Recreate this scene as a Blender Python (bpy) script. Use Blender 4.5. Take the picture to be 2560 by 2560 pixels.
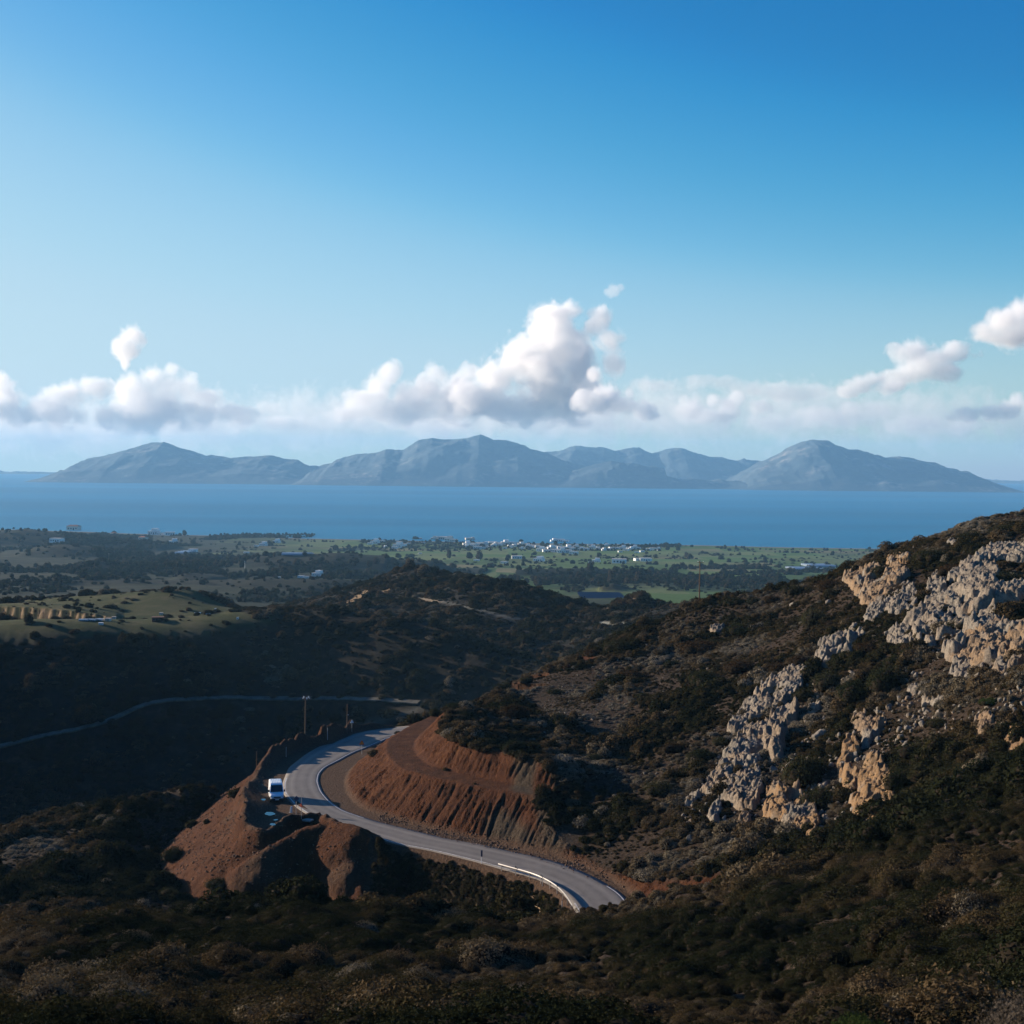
import bpy, bmesh, math, random
import numpy as np
from mathutils import Vector, Matrix, noise as mnoise

for o in list(bpy.data.objects):
    bpy.data.objects.remove(o)
SC = bpy.context.scene
COL = SC.collection
R = math.radians
rng = np.random.default_rng(7)
random.seed(7)

# ------------------------------------------------------------------ camera
CAMZ = 250.0
FPX = 3733.0                      # focal length in photograph pixels (2560 wide)
PITCH = math.atan((1280 - 1157) / FPX)
ROLL = 0.0098
cam_d = bpy.data.cameras.new("camera")
cam = bpy.data.objects.new("camera", cam_d)
COL.objects.link(cam)
cam_d.sensor_width = 36.0
cam_d.lens = 36.0 * FPX / 2560.0
cam_d.clip_start = 0.5
cam_d.clip_end = 200000.0
CAMR = Matrix.Rotation(R(90) - PITCH, 3, 'X') @ Matrix.Rotation(ROLL, 3, 'Z')
cam.matrix_world = Matrix.Translation((0, 0, CAMZ)) @ CAMR.to_4x4()
cam_d.dof.use_dof = True
cam_d.dof.focus_distance = 260.0
cam_d.dof.aperture_fstop = 2.0
SC.camera = cam

# ------------------------------------------------------------------ light
SUN_AZ = -63.0                    # degrees from the view direction, negative is left
SUN_EL = 13.0
SKY_STRENGTH = 0.10
w = bpy.data.worlds.new("World")
SC.world = w
w.use_nodes = True
nt = w.node_tree
nt.nodes.clear()
sky = nt.nodes.new('ShaderNodeTexSky')
sky.sky_type = 'NISHITA'
sky.sun_disc = False
sky.sun_elevation = R(SUN_EL)
sky.sun_rotation = R(SUN_AZ)
sky.altitude = 0
sky.air_density = 0.8
sky.dust_density = 0.4
sky.ozone_density = 5.0
# the photograph's film response of the sky: one power and one gain for each channel, the same in every direction
sep = nt.nodes.new('ShaderNodeSeparateColor'); com = nt.nodes.new('ShaderNodeCombineColor')
nt.links.new(sky.outputs[0], sep.inputs[0])
for i_, (g_, k_) in enumerate(((1.41, 3.083), (0.89, 1.506), (0.48, 1.071))):
    pw = nt.nodes.new('ShaderNodeMath'); pw.operation = 'POWER'; pw.inputs[1].default_value = g_
    ml = nt.nodes.new('ShaderNodeMath'); ml.operation = 'MULTIPLY'; ml.inputs[1].default_value = k_ * 0.1 ** g_
    fc = nt.nodes.new('ShaderNodeFloatCurve'); cv_ = fc.mapping.curves[0]
    pts_ = (((0, 0), (.066, .016), (.084, .042), (.125, .14), (.187, .325), (.26, .43), (.337, .50), (.5, .56), (1, .66)),
            ((0, 0), (.28, .205), (.32, .285), (.40, .43), (.50, .605), (.644, .715), (1, .79)),
            ((0, 0), (.62, .51), (.66, .61), (.70, .68), (.74, .77), (.78, .82), (.84, .86), (1, .88)))[i_]
    cv_.points[0].location = pts_[0]; cv_.points[1].location = pts_[-1]
    for q_ in pts_[1:-1]: cv_.points.new(*q_)
    fc.mapping.update()
    m2 = nt.nodes.new('ShaderNodeMath'); m2.operation = 'MULTIPLY'; m2.inputs[1].default_value = 0.5 / SKY_STRENGTH
    nt.links.new(sep.outputs[i_], pw.inputs[0]); nt.links.new(pw.outputs[0], ml.inputs[0]); nt.links.new(ml.outputs[0], fc.inputs['Value'])
    nt.links.new(fc.outputs[0], m2.inputs[0]); nt.links.new(m2.outputs[0], com.inputs[i_])
bg = nt.nodes.new('ShaderNodeBackground')
bg.inputs[1].default_value = SKY_STRENGTH
wo = nt.nodes.new('ShaderNodeOutputWorld')
nt.links.new(com.outputs[0], bg.inputs[0])
nt.links.new(bg.outputs[0], wo.inputs[0])

sun_d = bpy.data.lights.new("sun", 'SUN')
sun_d.energy = 5.0
sun_d.angle = R(0.53)
sun_d.color = (1.0, 0.83, 0.66)
sun = bpy.data.objects.new("sun", sun_d)
COL.objects.link(sun)
SDIR = Vector((math.sin(R(SUN_AZ)) * math.cos(R(SUN_EL)), math.cos(R(SUN_AZ)) * math.cos(R(SUN_EL)), math.sin(R(SUN_EL))))
sun.rotation_euler = SDIR.to_track_quat('Z', 'Y').to_euler()
sun.location = SDIR * 500 + Vector((0, 0, CAMZ))

SC.view_settings.view_transform = 'Standard'
SC.view_settings.look = 'None'
SC.view_settings.gamma = 1.0
SC.view_settings.use_curve_mapping = False
SC.view_settings.exposure = 1.0
SC.render.engine = 'CYCLES'
SC.cycles.use_denoising = True
SC.cycles.max_bounces = 6
SC.cycles.diffuse_bounces = 2
SC.cycles.glossy_bounces = 2
SC.cycles.transmission_bounces = 3
SC.cycles.volume_bounces = 9
SC.cycles.transparent_max_bounces = 12
SC.cycles.sample_clamp_indirect = 4.0

# ------------------------------------------------------------------ helpers
def ray(u, v):
    d = CAMR @ Vector(((u - 1280) / FPX, -(v - 1280) / FPX, -1.0))
    return d
def at_y(u, v, y):
    """point seen at photograph pixel u,v whose forward distance is y metres"""
    d = ray(u, v)
    return Vector((0, 0, CAMZ)) + d * (y / d.y)
def at_z(u, v, z):
    d = ray(u, v)
    return Vector((0, 0, CAMZ)) + d * ((z - CAMZ) / d.z)
def smooth(a, b, x):
    t = np.clip((x - a) / (b - a), 0, 1)
    return t * t * (3 - 2 * t)

def mesh_np(name, verts, faces, smooth_shade=True):
    """verts (n,3), faces (m,3 or 4) arrays -> mesh"""
    me = bpy.data.meshes.new(name)
    verts = np.ascontiguousarray(verts, dtype=np.float32)
    faces = np.ascontiguousarray(faces, dtype=np.int32)
    k = faces.shape[1]
    me.vertices.add(len(verts))
    me.vertices.foreach_set('co', verts.ravel())
    me.loops.add(faces.size)
    me.loops.foreach_set('vertex_index', faces.ravel())
    me.polygons.add(len(faces))
    me.polygons.foreach_set('loop_start', np.arange(0, faces.size, k, dtype=np.int32))
    me.polygons.foreach_set('loop_total', np.full(len(faces), k, dtype=np.int32))
    if smooth_shade:
        me.polygons.foreach_set('use_smooth', np.ones(len(faces), dtype=bool))
    me.update(calc_edges=True)
    return me
def grid_faces(nr, nc):
    i = np.arange((nr - 1) * (nc - 1))
    r_, c_ = i // (nc - 1), i % (nc - 1)
    a = r_ * nc + c_
    return np.stack([a, a + 1, a + nc + 1, a + nc], 1)
def link(name, me, mats=(), parent=None):
    o = bpy.data.objects.new(name, me)
    COL.objects.link(o)
    if mats and me is not None and not len(me.materials):
        for m in (mats if isinstance(mats, (list, tuple)) else [mats]):
            me.materials.append(m)
    if parent:
        o.parent = parent
    return o
def tag(o, label=None, cat=None, group=None, kind=None):
    if label: o['label'] = label
    if cat: o['category'] = cat
    if group: o['group'] = group
    if kind: o['kind'] = kind
    return o

# vectorised value noise / fbm
_perm = np.random.default_rng(11).permutation(4096).astype(np.int64)
_rv = np.random.default_rng(12).random(4096)
def _h(i, j, k=0):
    return _rv[_perm[(_perm[(_perm[i & 4095] + j) & 4095] + k) & 4095]]
def vnoise(x, y, seed=0):
    xi = np.floor(x).astype(np.int64); yi = np.floor(y).astype(np.int64)
    fx = x - xi; fy = y - yi
    fx = fx * fx * fx * (fx * (fx * 6 - 15) + 10); fy = fy * fy * fy * (fy * (fy * 6 - 15) + 10)
    a = _h(xi, yi, seed); b = _h(xi + 1, yi, seed); c = _h(xi, yi + 1, seed); d = _h(xi + 1, yi + 1, seed)
    return (a + (b - a) * fx) * (1 - fy) + (c + (d - c) * fx) * fy
def fbm(x, y, octv=4, seed=0, gain=0.5, lac=2.03):
    s = 0; a = 1; t = 0
    for o_ in range(octv):
        s = s + a * vnoise(x, y, seed + 17 * o_); t += a
        a *= gain; x = x * lac + 13.7; y = y * lac + 7.1
    return s / t
def ridged(x, y, octv=4, seed=0, gain=0.5, lac=2.05):
    s = 0; a = 1; t = 0
    for o_ in range(octv):
        s = s + a * (1 - np.abs(2 * vnoise(x, y, seed + 31 * o_) - 1)); t += a
        a *= gain; x = x * lac + 3.3; y = y * lac + 9.7
    return s / t

# ------------------------------------------------------------------ material helpers
class NT:
    def __init__(self, name):
        self.m = bpy.data.materials.new(name)
        self.m.use_nodes = True
        self.t = self.m.node_tree
        self.t.nodes.clear()
        self.out = self.t.nodes.new('ShaderNodeOutputMaterial')
    def n(self, typ, **kw):
        nd = self.t.nodes.new(typ)
        for k, v in kw.items():
            if k.startswith('_'):
                setattr(nd, k[1:], v)
            else:
                nd.inputs[k.replace('_', ' ') if k not in nd.inputs else k].default_value = v
        return nd
    def l(self, a, b):
        self.t.links.new(a, b)
    def noise(self, scale, detail=4, rough=0.55, vec=None, dist=0.0):
        nd = self.t.nodes.new('ShaderNodeTexNoise')
        nd.inputs['Scale'].default_value = scale
        nd.inputs['Detail'].default_value = detail
        nd.inputs['Roughness'].default_value = rough
        nd.inputs['Distortion'].default_value = dist
        if vec is not None: self.l(vec, nd.inputs['Vector'])
        return nd.outputs['Fac']
    def ramp(self, fac, stops, interp='LINEAR'):
        nd = self.t.nodes.new('ShaderNodeValToRGB')
        nd.color_ramp.interpolation = interp
        el = nd.color_ramp.elements
        while len(el) < len(stops): el.new(0.5)
        for e, (p_, c_) in zip(el, stops):
            e.position = p_
            e.color = (c_[0], c_[1], c_[2], 1) if isinstance(c_, (tuple, list)) else (c_, c_, c_, 1)
        self.l(fac, nd.inputs[0])
        return nd.outputs[0]
    def mix(self, fac, a, b, mode='MIX'):
        nd = self.t.nodes.new('ShaderNodeMix')
        nd.data_type = 'RGBA'
        nd.blend_type = mode
        for val, idx in ((fac, 0), (a, 6), (b, 7)):
            if hasattr(val, 'is_linked') or hasattr(val, 'links'):
                self.l(val, nd.inputs[idx])
            elif isinstance(val, (tuple, list)):
                nd.inputs[idx].default_value = (val[0], val[1], val[2], 1)
            else:
                nd.inputs[idx].default_value = val
        return nd.outputs[2]
    def math(self, op, a, b=None, clamp=False):
        nd = self.t.nodes.new('ShaderNodeMath')
        nd.operation = op
        nd.use_clamp = clamp
        for val, idx in ((a, 0), (b, 1)):
            if val is None: continue
            if hasattr(val, 'links'): self.l(val, nd.inputs[idx])
            else: nd.inputs[idx].default_value = val
        return nd.outputs[0]
    def attr(self, name, out='Fac'):
        nd = self.t.nodes.new('ShaderNodeAttribute')
        nd.attribute_name = name
        return nd.outputs[out]
    def pos(self):
        return self.t.nodes.new('ShaderNodeNewGeometry').outputs['Position']
    def obj(self):
        return self.t.nodes.new('ShaderNodeTexCoord').outputs['Object']
    def mapping(self, vec, scale):
        nd = self.t.nodes.new('ShaderNodeMapping')
        self.l(vec, nd.inputs[0])
        nd.inputs['Scale'].default_value = scale
        return nd.outputs[0]
    def bump(self, h, strength, dist):
        nd = self.t.nodes.new('ShaderNodeBump')
        nd.inputs['Strength'].default_value = strength
        nd.inputs['Distance'].default_value = dist
        self.l(h, nd.inputs['Height'])
        return nd.outputs[0]
    def bsdf(self, color, rough=0.9, spec=0.2, normal=None, metal=0.0, **kw):
        nd = self.t.nodes.new('ShaderNodeBsdfPrincipled')
        for val, key in ((color, 'Base Color'), (rough, 'Roughness'), (metal, 'Metallic'), (spec, 'Specular IOR Level')):
            if hasattr(val, 'links'): self.l(val, nd.inputs[key])
            elif isinstance(val, (tuple, list)): nd.inputs[key].default_value = (val[0], val[1], val[2], 1)
            else: nd.inputs[key].default_value = val
        if normal is not None: self.l(normal, nd.inputs['Normal'])
        for k, v in kw.items(): nd.inputs[k.replace('_', ' ')].default_value = v
        self.l(nd.outputs[0], self.out.inputs['Surface'])
        return self.m
def flat_mat(name, col, rough=0.6, spec=0.3, metal=0.0, var=0.12, scale=8.0):
    t = NT(name)
    f = t.noise(scale, 3, 0.6, t.obj())
    lo = tuple(c * (1 - var) for c in col); hi = tuple(min(1, c * (1 + var)) for c in col)
    return t.bsdf(t.ramp(f, [(0.3, lo), (0.7, hi)]), rough, spec, metal=metal)
HAZE_DENSITY = 3.4e-5
# ------------------------------------------------------------------ sea
t = NT('sea_water')
p = t.pos()
f1 = t.noise(0.0011, 4, 0.6, t.mapping(p, (1, 2.2, 1)))
f2 = t.noise(0.02, 3, 0.6, t.mapping(p, (1, 2.0, 1)))
f3 = t.noise(0.00028, 3, 0.5, t.mapping(p, (0.5, 2.5, 1)))
cc = t.mix(t.ramp(f3, [(0.35, 0.0), (0.65, 1.0)]), (0.003, 0.14, 0.255), (0.007, 0.20, 0.34))
bmp = t.bump(t.math('ADD', f1, f2), 0.8, 9.0)
sea_mat = t.bsdf(cc, 0.45, 0.16, bmp)
ang = np.linspace(-math.pi, math.pi, 241)
rad = np.array([0.0, 2500, 4000, 5000, 6500, 9000, 13000, 18000, 23000, 28000])
A, RR = np.meshgrid(ang, rad)
V = np.stack([RR * np.sin(A), RR * np.cos(A), 0 * RR], -1).reshape(-1, 3)
sea = link('sea', mesh_np('sea', V, grid_faces(len(rad), len(ang))), sea_mat)
tag(sea, 'calm blue strait between the coastal plain and the islands', kind='structure')

# ------------------------------------------------------------------ islands
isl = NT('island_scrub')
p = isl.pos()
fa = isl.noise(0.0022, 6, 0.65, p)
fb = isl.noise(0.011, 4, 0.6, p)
bare = isl.ramp(isl.math('ADD', isl.math('MULTIPLY', fa, 0.6), isl.math('MULTIPLY', fb, 0.4)), [(0.40, (0.06, 0.09, 0.115)), (0.55, (0.095, 0.12, 0.13)), (0.68, (0.34, 0.31, 0.27))])  # blue-grey stops paint distance haze into the scrub; the pale stop is bare ground
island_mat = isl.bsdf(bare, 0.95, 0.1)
def island(name, label, skyline, dist, depth, seed, layers=1.0, rough=1.0):
    """skyline: (u,v) pairs of the crest in photograph pixels"""
    us = np.array([s[0] for s in skyline], float); vs = np.array([s[1] for s in skyline], float)
    nc = int(max(60, (us[-1] - us[0]) / 2.4)); nr = 110
    uu = np.linspace(us[0], us[-1], nc)
    vv = np.interp(uu, us, vs)
    crest = np.array([at_y(a, b, dist) for a, b in zip(uu, vv)])
    h = np.maximum(crest[:, 2], 0.0)
    x = crest[:, 0]
    ty = np.linspace(-1, 1, nr)
    X, TY = np.meshgrid(x, ty)
    Hc = np.tile(h, (nr, 1))
    Y = dist + TY * depth
    # project in perspective so crest keeps its outline: widen lateral position with depth
    prof = np.clip(1 - np.abs(TY) ** 1.25, 0, 1)
    n1 = ridged(X / 1500 + seed, Y / 1500, 5, seed)
    n2 = fbm(X / 420, Y / 420 + seed, 4, seed + 5)
    n3 = ridged(X / 260 + 7, Y / 420 + seed, 3, seed + 9)
    side = np.abs(TY)
    Z = Hc * (prof + (n1 - 0.62) * 0.75 * side * (1 - side) * 4 * rough * 0.55) + (n2 - .5) * 70 * prof * np.clip(side * 6, 0, 1) + (n3 - .6) * 45 * prof
    edge = np.minimum(1, np.minimum(np.arange(nc), np.arange(nc)[::-1]) / 6.0)
    Z = Z * edge[None, :] - 6 * side ** 6
    V = np.stack([X * (1 + 0.0 * TY), Y, Z], -1).reshape(-1, 3)
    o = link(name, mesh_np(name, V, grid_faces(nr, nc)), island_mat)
    return tag(o, label, kind='structure')
def k(pts): return [(a * 2560 / 1932, b * 2560 / 1932) for a, b in pts]
def z_(pts, ox, oy, s): return [(ox + a / s, oy + b / s) for a, b in pts]
sA = 1932 / 860.; sB = 1932 / 900.; sC = 1932 / 910.
skyl = z_([(380, 1075), (430, 1060), (495, 1005), (600, 982), (700, 955), (780, 935), (845, 918), (930, 914), (1000, 938), (1080, 965), (1145, 985), (1220, 988), (1300, 1003), (1400, 995), (1500, 986), (1600, 1004), (1680, 1015), (1740, 1045), (1800, 1052), (1850, 1045)], 0, 700, sA)
island('island_hill', 'low hazy island hill at the left end of the chain', [(150, 1190)] + skyl + [(850, 1170), (900, 1205)], 17000, 1500, 3)
skyl = z_([(0, 1045), (65, 1030), (90, 1008), (200, 978), (290, 968), (380, 950), (450, 950), (530, 905), (610, 895), (700, 900), (790, 895), (860, 873), (930, 903), (1000, 900), (1060, 915), (1130, 955), (1200, 970), (1260, 990), (1350, 1030), (1500, 1060), (1700, 1110), (1800, 1150)], 800, 680, sB)
island('island_mountain', 'highest hazy blue island mountain in the middle of the chain', [(770, 1195)] + skyl, 17000, 1700, 21)
skyl = z_([(1100, 1000), (1200, 968), (1280, 962), (1370, 935), (1440, 940), (1520, 940), (1590, 960), (1680, 942), (1720, 948), (1780, 975), (1850, 955), (1932, 945)], 800, 680, sB) + z_([(100, 932), (200, 965), (300, 980), (400, 998), (450, 993), (540, 1005), (640, 1020), (760, 1060), (900, 1130)], 1650, 680, sC)
island('island_ridge', 'distant rolling island ridge behind and right of the highest mountain', [(1260, 1190)] + skyl, 19500, 1500, 5)
skyl = z_([(380, 1110), (470, 1045), (560, 1000), (640, 965), (700, 925), (760, 902), (820, 892), (880, 895), (920, 918), (1000, 945), (1050, 942), (1130, 970), (1200, 988), (1270, 982), (1320, 982), (1400, 1008), (1460, 1015), (1520, 1042), (1580, 1045), (1640, 1080), (1700, 1115), (1760, 1150)], 1650, 680, sC)
island('island_peak', 'dark blue island peak sloping to a cape on the right', [(1800, 1213)] + skyl + [(2470, 1223)], 16500, 1500, 43)
island('island_foreshore', 'low sunlit foreshore hills below the island ridge', z_([(1200, 1130), (1300, 1090), (1450, 1040), (1560, 1012), (1700, 1025), (1850, 1060)], 800, 680, sB) + z_([(20, 1085), (130, 1098), (350, 1110), (520, 1095), (640, 1140)], 1650, 680, sC) + [(2000, 1222)], 16000, 700, 63)
island('far_coast', 'faint low coast on the horizon at the left', [(-400, 1180), (-60, 1176), (0, 1180), (90, 1179), (170, 1188), (260, 1192)], 24000, 900, 77)
island('far_cape', 'faint low coast on the horizon at the right', [(2380, 1210), (2450, 1199), (2560, 1203), (2700, 1196), (2950, 1206)], 24500, 900, 87)
# small white shore villages and boats would be below a pixel: bare pale scars are in the material

# ------------------------------------------------------------------ clouds
def cloud_mat(name, dens, balls, size):
    """vapour: thick in the middle of each puff, torn away by noise towards its edge"""
    t = NT(name)
    p = t.obj()
    fld = None
    for (c, r_, st) in balls:
        mp = t.n('ShaderNodeMapping'); t.l(p, mp.inputs[0])
        k_ = (1 / (r_ * st[0]), 1 / (r_ * st[1]), 1 / (r_ * st[2]))
        mp.inputs['Scale'].default_value = k_
        mp.inputs['Location'].default_value = (-c[0] * k_[0], -c[1] * k_[1], -c[2] * k_[2])
        ln = t.n('ShaderNodeVectorMath', _operation='LENGTH'); t.l(mp.outputs[0], ln.inputs[0])
        fld = ln.outputs['Value'] if fld is None else t.math('SMOOTH_MIN', fld, ln.outputs['Value'])
        if fld.node.type == 'MATH': fld.node.inputs[2].default_value = 0.22
    n1 = t.noise(1 / 640, 6, 0.62, p, 0.4)
    n2 = t.noise(1 / 150, 3, 0.6, p)
    f = t.math('SUBTRACT', 1.0, fld)
    f = t.math('ADD', f, t.math('MULTIPLY', t.math('SUBTRACT', n1, 0.50), 3.0))
    f = t.math('ADD', f, t.math('MULTIPLY', t.math('SUBTRACT', n2, 0.5), 0.35))
    mr = t.n('ShaderNodeMapRange'); mr.interpolation_type = 'SMOOTHSTEP'
    t.l(f, mr.inputs['Value']); mr.inputs['From Min'].default_value = -0.02; mr.inputs['From Max'].default_value = 0.55
    mr.inputs['To Max'].default_value = dens
    vs_ = t.n('ShaderNodeVolumeScatter')
    vs_.inputs['Color'].default_value = (1, 1, 1, 1)
    vs_.inputs['Anisotropy'].default_value = 0.3
    t.l(mr.outputs[0], vs_.inputs['Density'])
    t.l(vs_.outputs[0], t.out.inputs['Volume'])
    t.m.cycles.volume_step_rate = 110.0 / (size / 10.0)
    return t.m
def ico(sub):
    bm = bmesh.new(); bmesh.ops.create_icosphere(bm, subdivisions=sub, radius=1)
    v = np.array([x.co for x in bm.verts]); f = np.array([[q.index for q in x.verts] for x in bm.faces]); bm.free()
    return v, f
ICO2 = ico(2); ICO3 = ico(3); ICO4 = ico(4)
def cloud(label, blobs, dist, dens=0.004, voxel=110.0, flat=1.0, seed=0, disp=1.0, sub=7, group=None):
    """blobs: (u, v, radius_px, [stretch]) in 1932-wide pixels of the photograph"""
    rg = np.random.default_rng(seed)
    vs = []; fs = []; n = 0; balls = []
    c0 = None
    for b in blobs:
        u, v, r = b[0] * 2560 / 1932, b[1] * 2560 / 1932, b[2] * 2560 / 1932 * 1.07
        st = b[3] if len(b) > 3 else 1.0
        dd = dist + rg.uniform(-.5, .5) * r / FPX * dist
        c = np.array(at_y(u, v, dd)); rr = r / FPX * dist
        if c0 is None: c0 = c.copy()
        balls.append((c - c0, rr, (st, 1.2, flat)))
        vv = ICO3[0] * rr * 1.32 * np.array([st, 1.2, flat]) + c
        vs.append(vv); fs.append(ICO3[1] + n); n += len(vv)
    V = np.concatenate(vs) - c0; F_ = np.concatenate(fs)
    size = float((V.max(0) - V.min(0)).mean())
    o = link('cloud', mesh_np('cloud', V, F_), cloud_mat('cloud_vapour', dens, balls, size))
    o.location = c0
    m = o.modifiers.new('union', 'REMESH'); m.mode = 'VOXEL'; m.voxel_size = voxel
    return tag(o, label, 'cloud', group)
cloud('tall white cumulus tower rising above the middle island', [(1005, 765, 34, 2.2), (1100, 765, 34, 2), (1085, 690, 52), (920, 765, 34, 2.2), (1050, 612, 46), (1078, 588, 24), (1020, 640, 40), (1055, 660, 60), (985, 685, 50), (1030, 710, 58), (1095, 725, 48), (935, 722, 44), (1128, 604, 28), (1150, 645, 26), (985, 636, 13), (900, 755, 38, 1.6), (1050, 760, 42, 1.6), (1150, 690, 26)], 36000, 0.0030, seed=1)
cloud('stepped bank of white cumulus left of the tall tower', [(780, 770, 32, 2.2), (850, 770, 34, 2), (700, 775, 24, 2.4), (735, 708, 26), (718, 735, 32), (690, 757, 26, 1.4), (765, 750, 34), (820, 702, 22), (805, 735, 34), (855, 728, 38), (885, 702, 24), (650, 780, 18, 2.2)], 37500, 0.0026, seed=2)
cloud('bright small cumulus cluster at the right foot of the tower', [(1140, 748, 26, 1.5), (1172, 762, 22, 1.6), (1120, 708, 18), (1105, 755, 20, 1.4), (1188, 745, 14), (1215, 775, 16, 2.0)], 33500, 0.0045, voxel=90, seed=3)
cloud('tiny detached puff above the tall cumulus tower', [(1157, 546, 14, 1.2), (1172, 542, 9), (1145, 550, 8)], 35000, 0.0016, voxel=80, seed=4)
cloud('round detached white puff above the left cloud bank', [(248, 634, 23), (234, 656, 23), (264, 638, 17), (250, 664, 18), (237, 688, 12)], 35000, 0.0030, voxel=90, seed=5)
cloud('broad cumulus bank above the left island', [(285, 712, 24), (245, 742, 38), (315, 732, 36), (290, 772, 50, 1.5), (235, 780, 38, 1.3), (355, 738, 28), (392, 748, 26, 1.4), (375, 778, 34, 1.9), (215, 775, 24), (322, 700, 16), (440, 782, 22, 2.4), (510, 770, 14, 2.2)], 37000, 0.0020, seed=6)
cloud('dim grey cumulus at the far left of the sky', [(125, 745, 28, 1.8), (170, 732, 24, 1.5), (90, 768, 26, 1.6), (50, 782, 28, 1.5), (20, 762, 30), (0, 730, 26), (115, 785, 28, 1.9), (-30, 770, 36, 1.4)], 38500, 0.0024, seed=7)
cloud('anvil shaped white cloud sheared to the right', [(1720, 662, 24, 1.7), (1752, 684, 30, 1.7), (1800, 668, 20, 2.3), (1722, 705, 20, 1.7), (1692, 652, 11, 1.3), (1775, 704, 22, 1.6), (1685, 716, 18, 1.7)], 36500, 0.0032, voxel=90, seed=8)
cloud('small bright cumulus stepping down left of the anvil cloud', [(1622, 724, 20, 1.5), (1648, 716, 16, 1.4), (1598, 738, 14, 1.7), (1672, 730, 15, 1.8)], 35500, 0.0035, voxel=80, seed=9)
cloud('large grey based cumulus cut by the right edge of the sky', [(1925, 592, 34), (1888, 607, 32), (1855, 628, 24, 1.5), (1905, 634, 28, 1.7), (1950, 622, 40), (1995, 600, 46)], 31500, 0.0034, voxel=90, seed=10)
cloud('low cumulus under the large one at the right edge', [(1900, 772, 21, 1.5), (1922, 757, 20), (1950, 762, 26), (1868, 780, 15, 1.6), (1825, 782, 17, 1.6), (1798, 790, 11, 1.8)], 34500, 0.0036, voxel=80, seed=11)
cloud('ring shaped cumulus low over the island ridge', [(1300, 772, 24, 1.3), (1328, 784, 22, 1.5), (1288, 756, 15), (1372, 778, 22, 1.3), (1342, 757, 16), (1392, 752, 14), (1430, 770, 16, 1.8)], 38000, 0.0026, voxel=90, seed=12)
cloud('long thin cloud streak right of the tower', [(1240, 725, 13, 5.0), (1340, 722, 13, 5.0), (1440, 735, 20, 4.0), (1530, 738, 17, 4.0)], 42000, 0.0012, voxel=110, seed=13)
cloud('flat grey cloud layer low under the tall tower', [(560, 795, 16, 5.0), (700, 800, 20, 5.0), (830, 802, 22, 5.0), (960, 800, 24, 5.0), (1090, 798, 24, 4.5), (1200, 795, 20, 4.0)], 41000, 0.0010, voxel=120, seed=14)
cloud('flat grey cloud layer low over the left island', [(-40, 810, 18, 5.0), (70, 812, 18, 5.0), (200, 810, 20, 5.0), (350, 808, 20, 5.0), (470, 800, 18, 5.0)], 41500, 0.0010, voxel=120, seed=15)
cloud('flat broken cloud layer low over the right peak', [(1460, 795, 18, 4.0), (1560, 790, 22, 3.5), (1640, 780, 26, 3.0), (1730, 795, 22, 3.5), (1830, 805, 16, 4.0)], 42000, 0.0011, voxel=120, seed=16)
cloud('faint hazy white cloud bank filling the horizon behind the islands', [(-60, 815, 50, 3.0), (160, 810, 55, 3.0), (380, 800, 58, 3.0), (600, 795, 60, 3.0), (830, 790, 62, 3.0), (1060, 790, 62, 3.0), (1290, 785, 62, 3.0), (1520, 785, 60, 3.0), (1750, 790, 58, 3.0), (1990, 800, 52, 3.0)], 47000, 0.00045, voxel=260, seed=17)
# ------------------------------------------------------------------ terrain: control points, in log distance
def px_a(u, v, y):
    p_ = at_y(u, v, y)
    return (p_.x / y, math.log(y), (p_.z - CAMZ) / y)
def px_h(u, y, h):
    p_ = at_y(u, 1700, y)
    return (p_.x / y, math.log(y), h / y)
CP = []
def A_(*pts):
    for q in pts: CP.append(px_a(*q))
def H_(*pts):
    for q in pts: CP.append(px_h(*q))
# under and before the camera
for u_ in (-1500, -300, 600, 1280, 1900, 2860, 4000):
    H_((u_, 7, -3.4), (u_, 14, -6.6 + (0.6 if u_ > 1500 else 0)), (u_, 28, -11.8 if u_ < 1600 else -11.2))
A_((-200, 2560, 70), (0, 2560, 66), (640, 2560, 62), (1280, 2560, 58), (1920, 2560, 52), (2560, 2560, 45), (2760, 2540, 45),
   (0, 2450, 88), (640, 2420, 88), (1280, 2430, 82), (1920, 2420, 72), (2560, 2400, 60),
   (1600, 2330, 102), (2000, 2280, 96), (2300, 2240, 90), (2560, 2200, 84))
# crest of the near brush slope
A_((-250, 2390, 100), (0, 2350, 108), (290, 2314, 118), (680, 2272, 128), (1000, 2278, 126), (1272, 2312, 122), (1370, 2310, 124), (1457, 2268, 130), (1563, 2238, 134), (1722, 2180, 138), (2027, 2125, 134), (2252, 2070, 130), (2560, 1974, 122), (2760, 1930, 120))
# gully behind it
H_((-250, 150, -53), (0, 150, -51), (290, 152, -51), (680, 160, -53), (680, 176, -60.5), (1000, 160, -55), (1000, 176, -60), (1272, 150, -52), (1272, 168, -54), (1400, 156, -49.5), (450, 178, -58))
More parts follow.
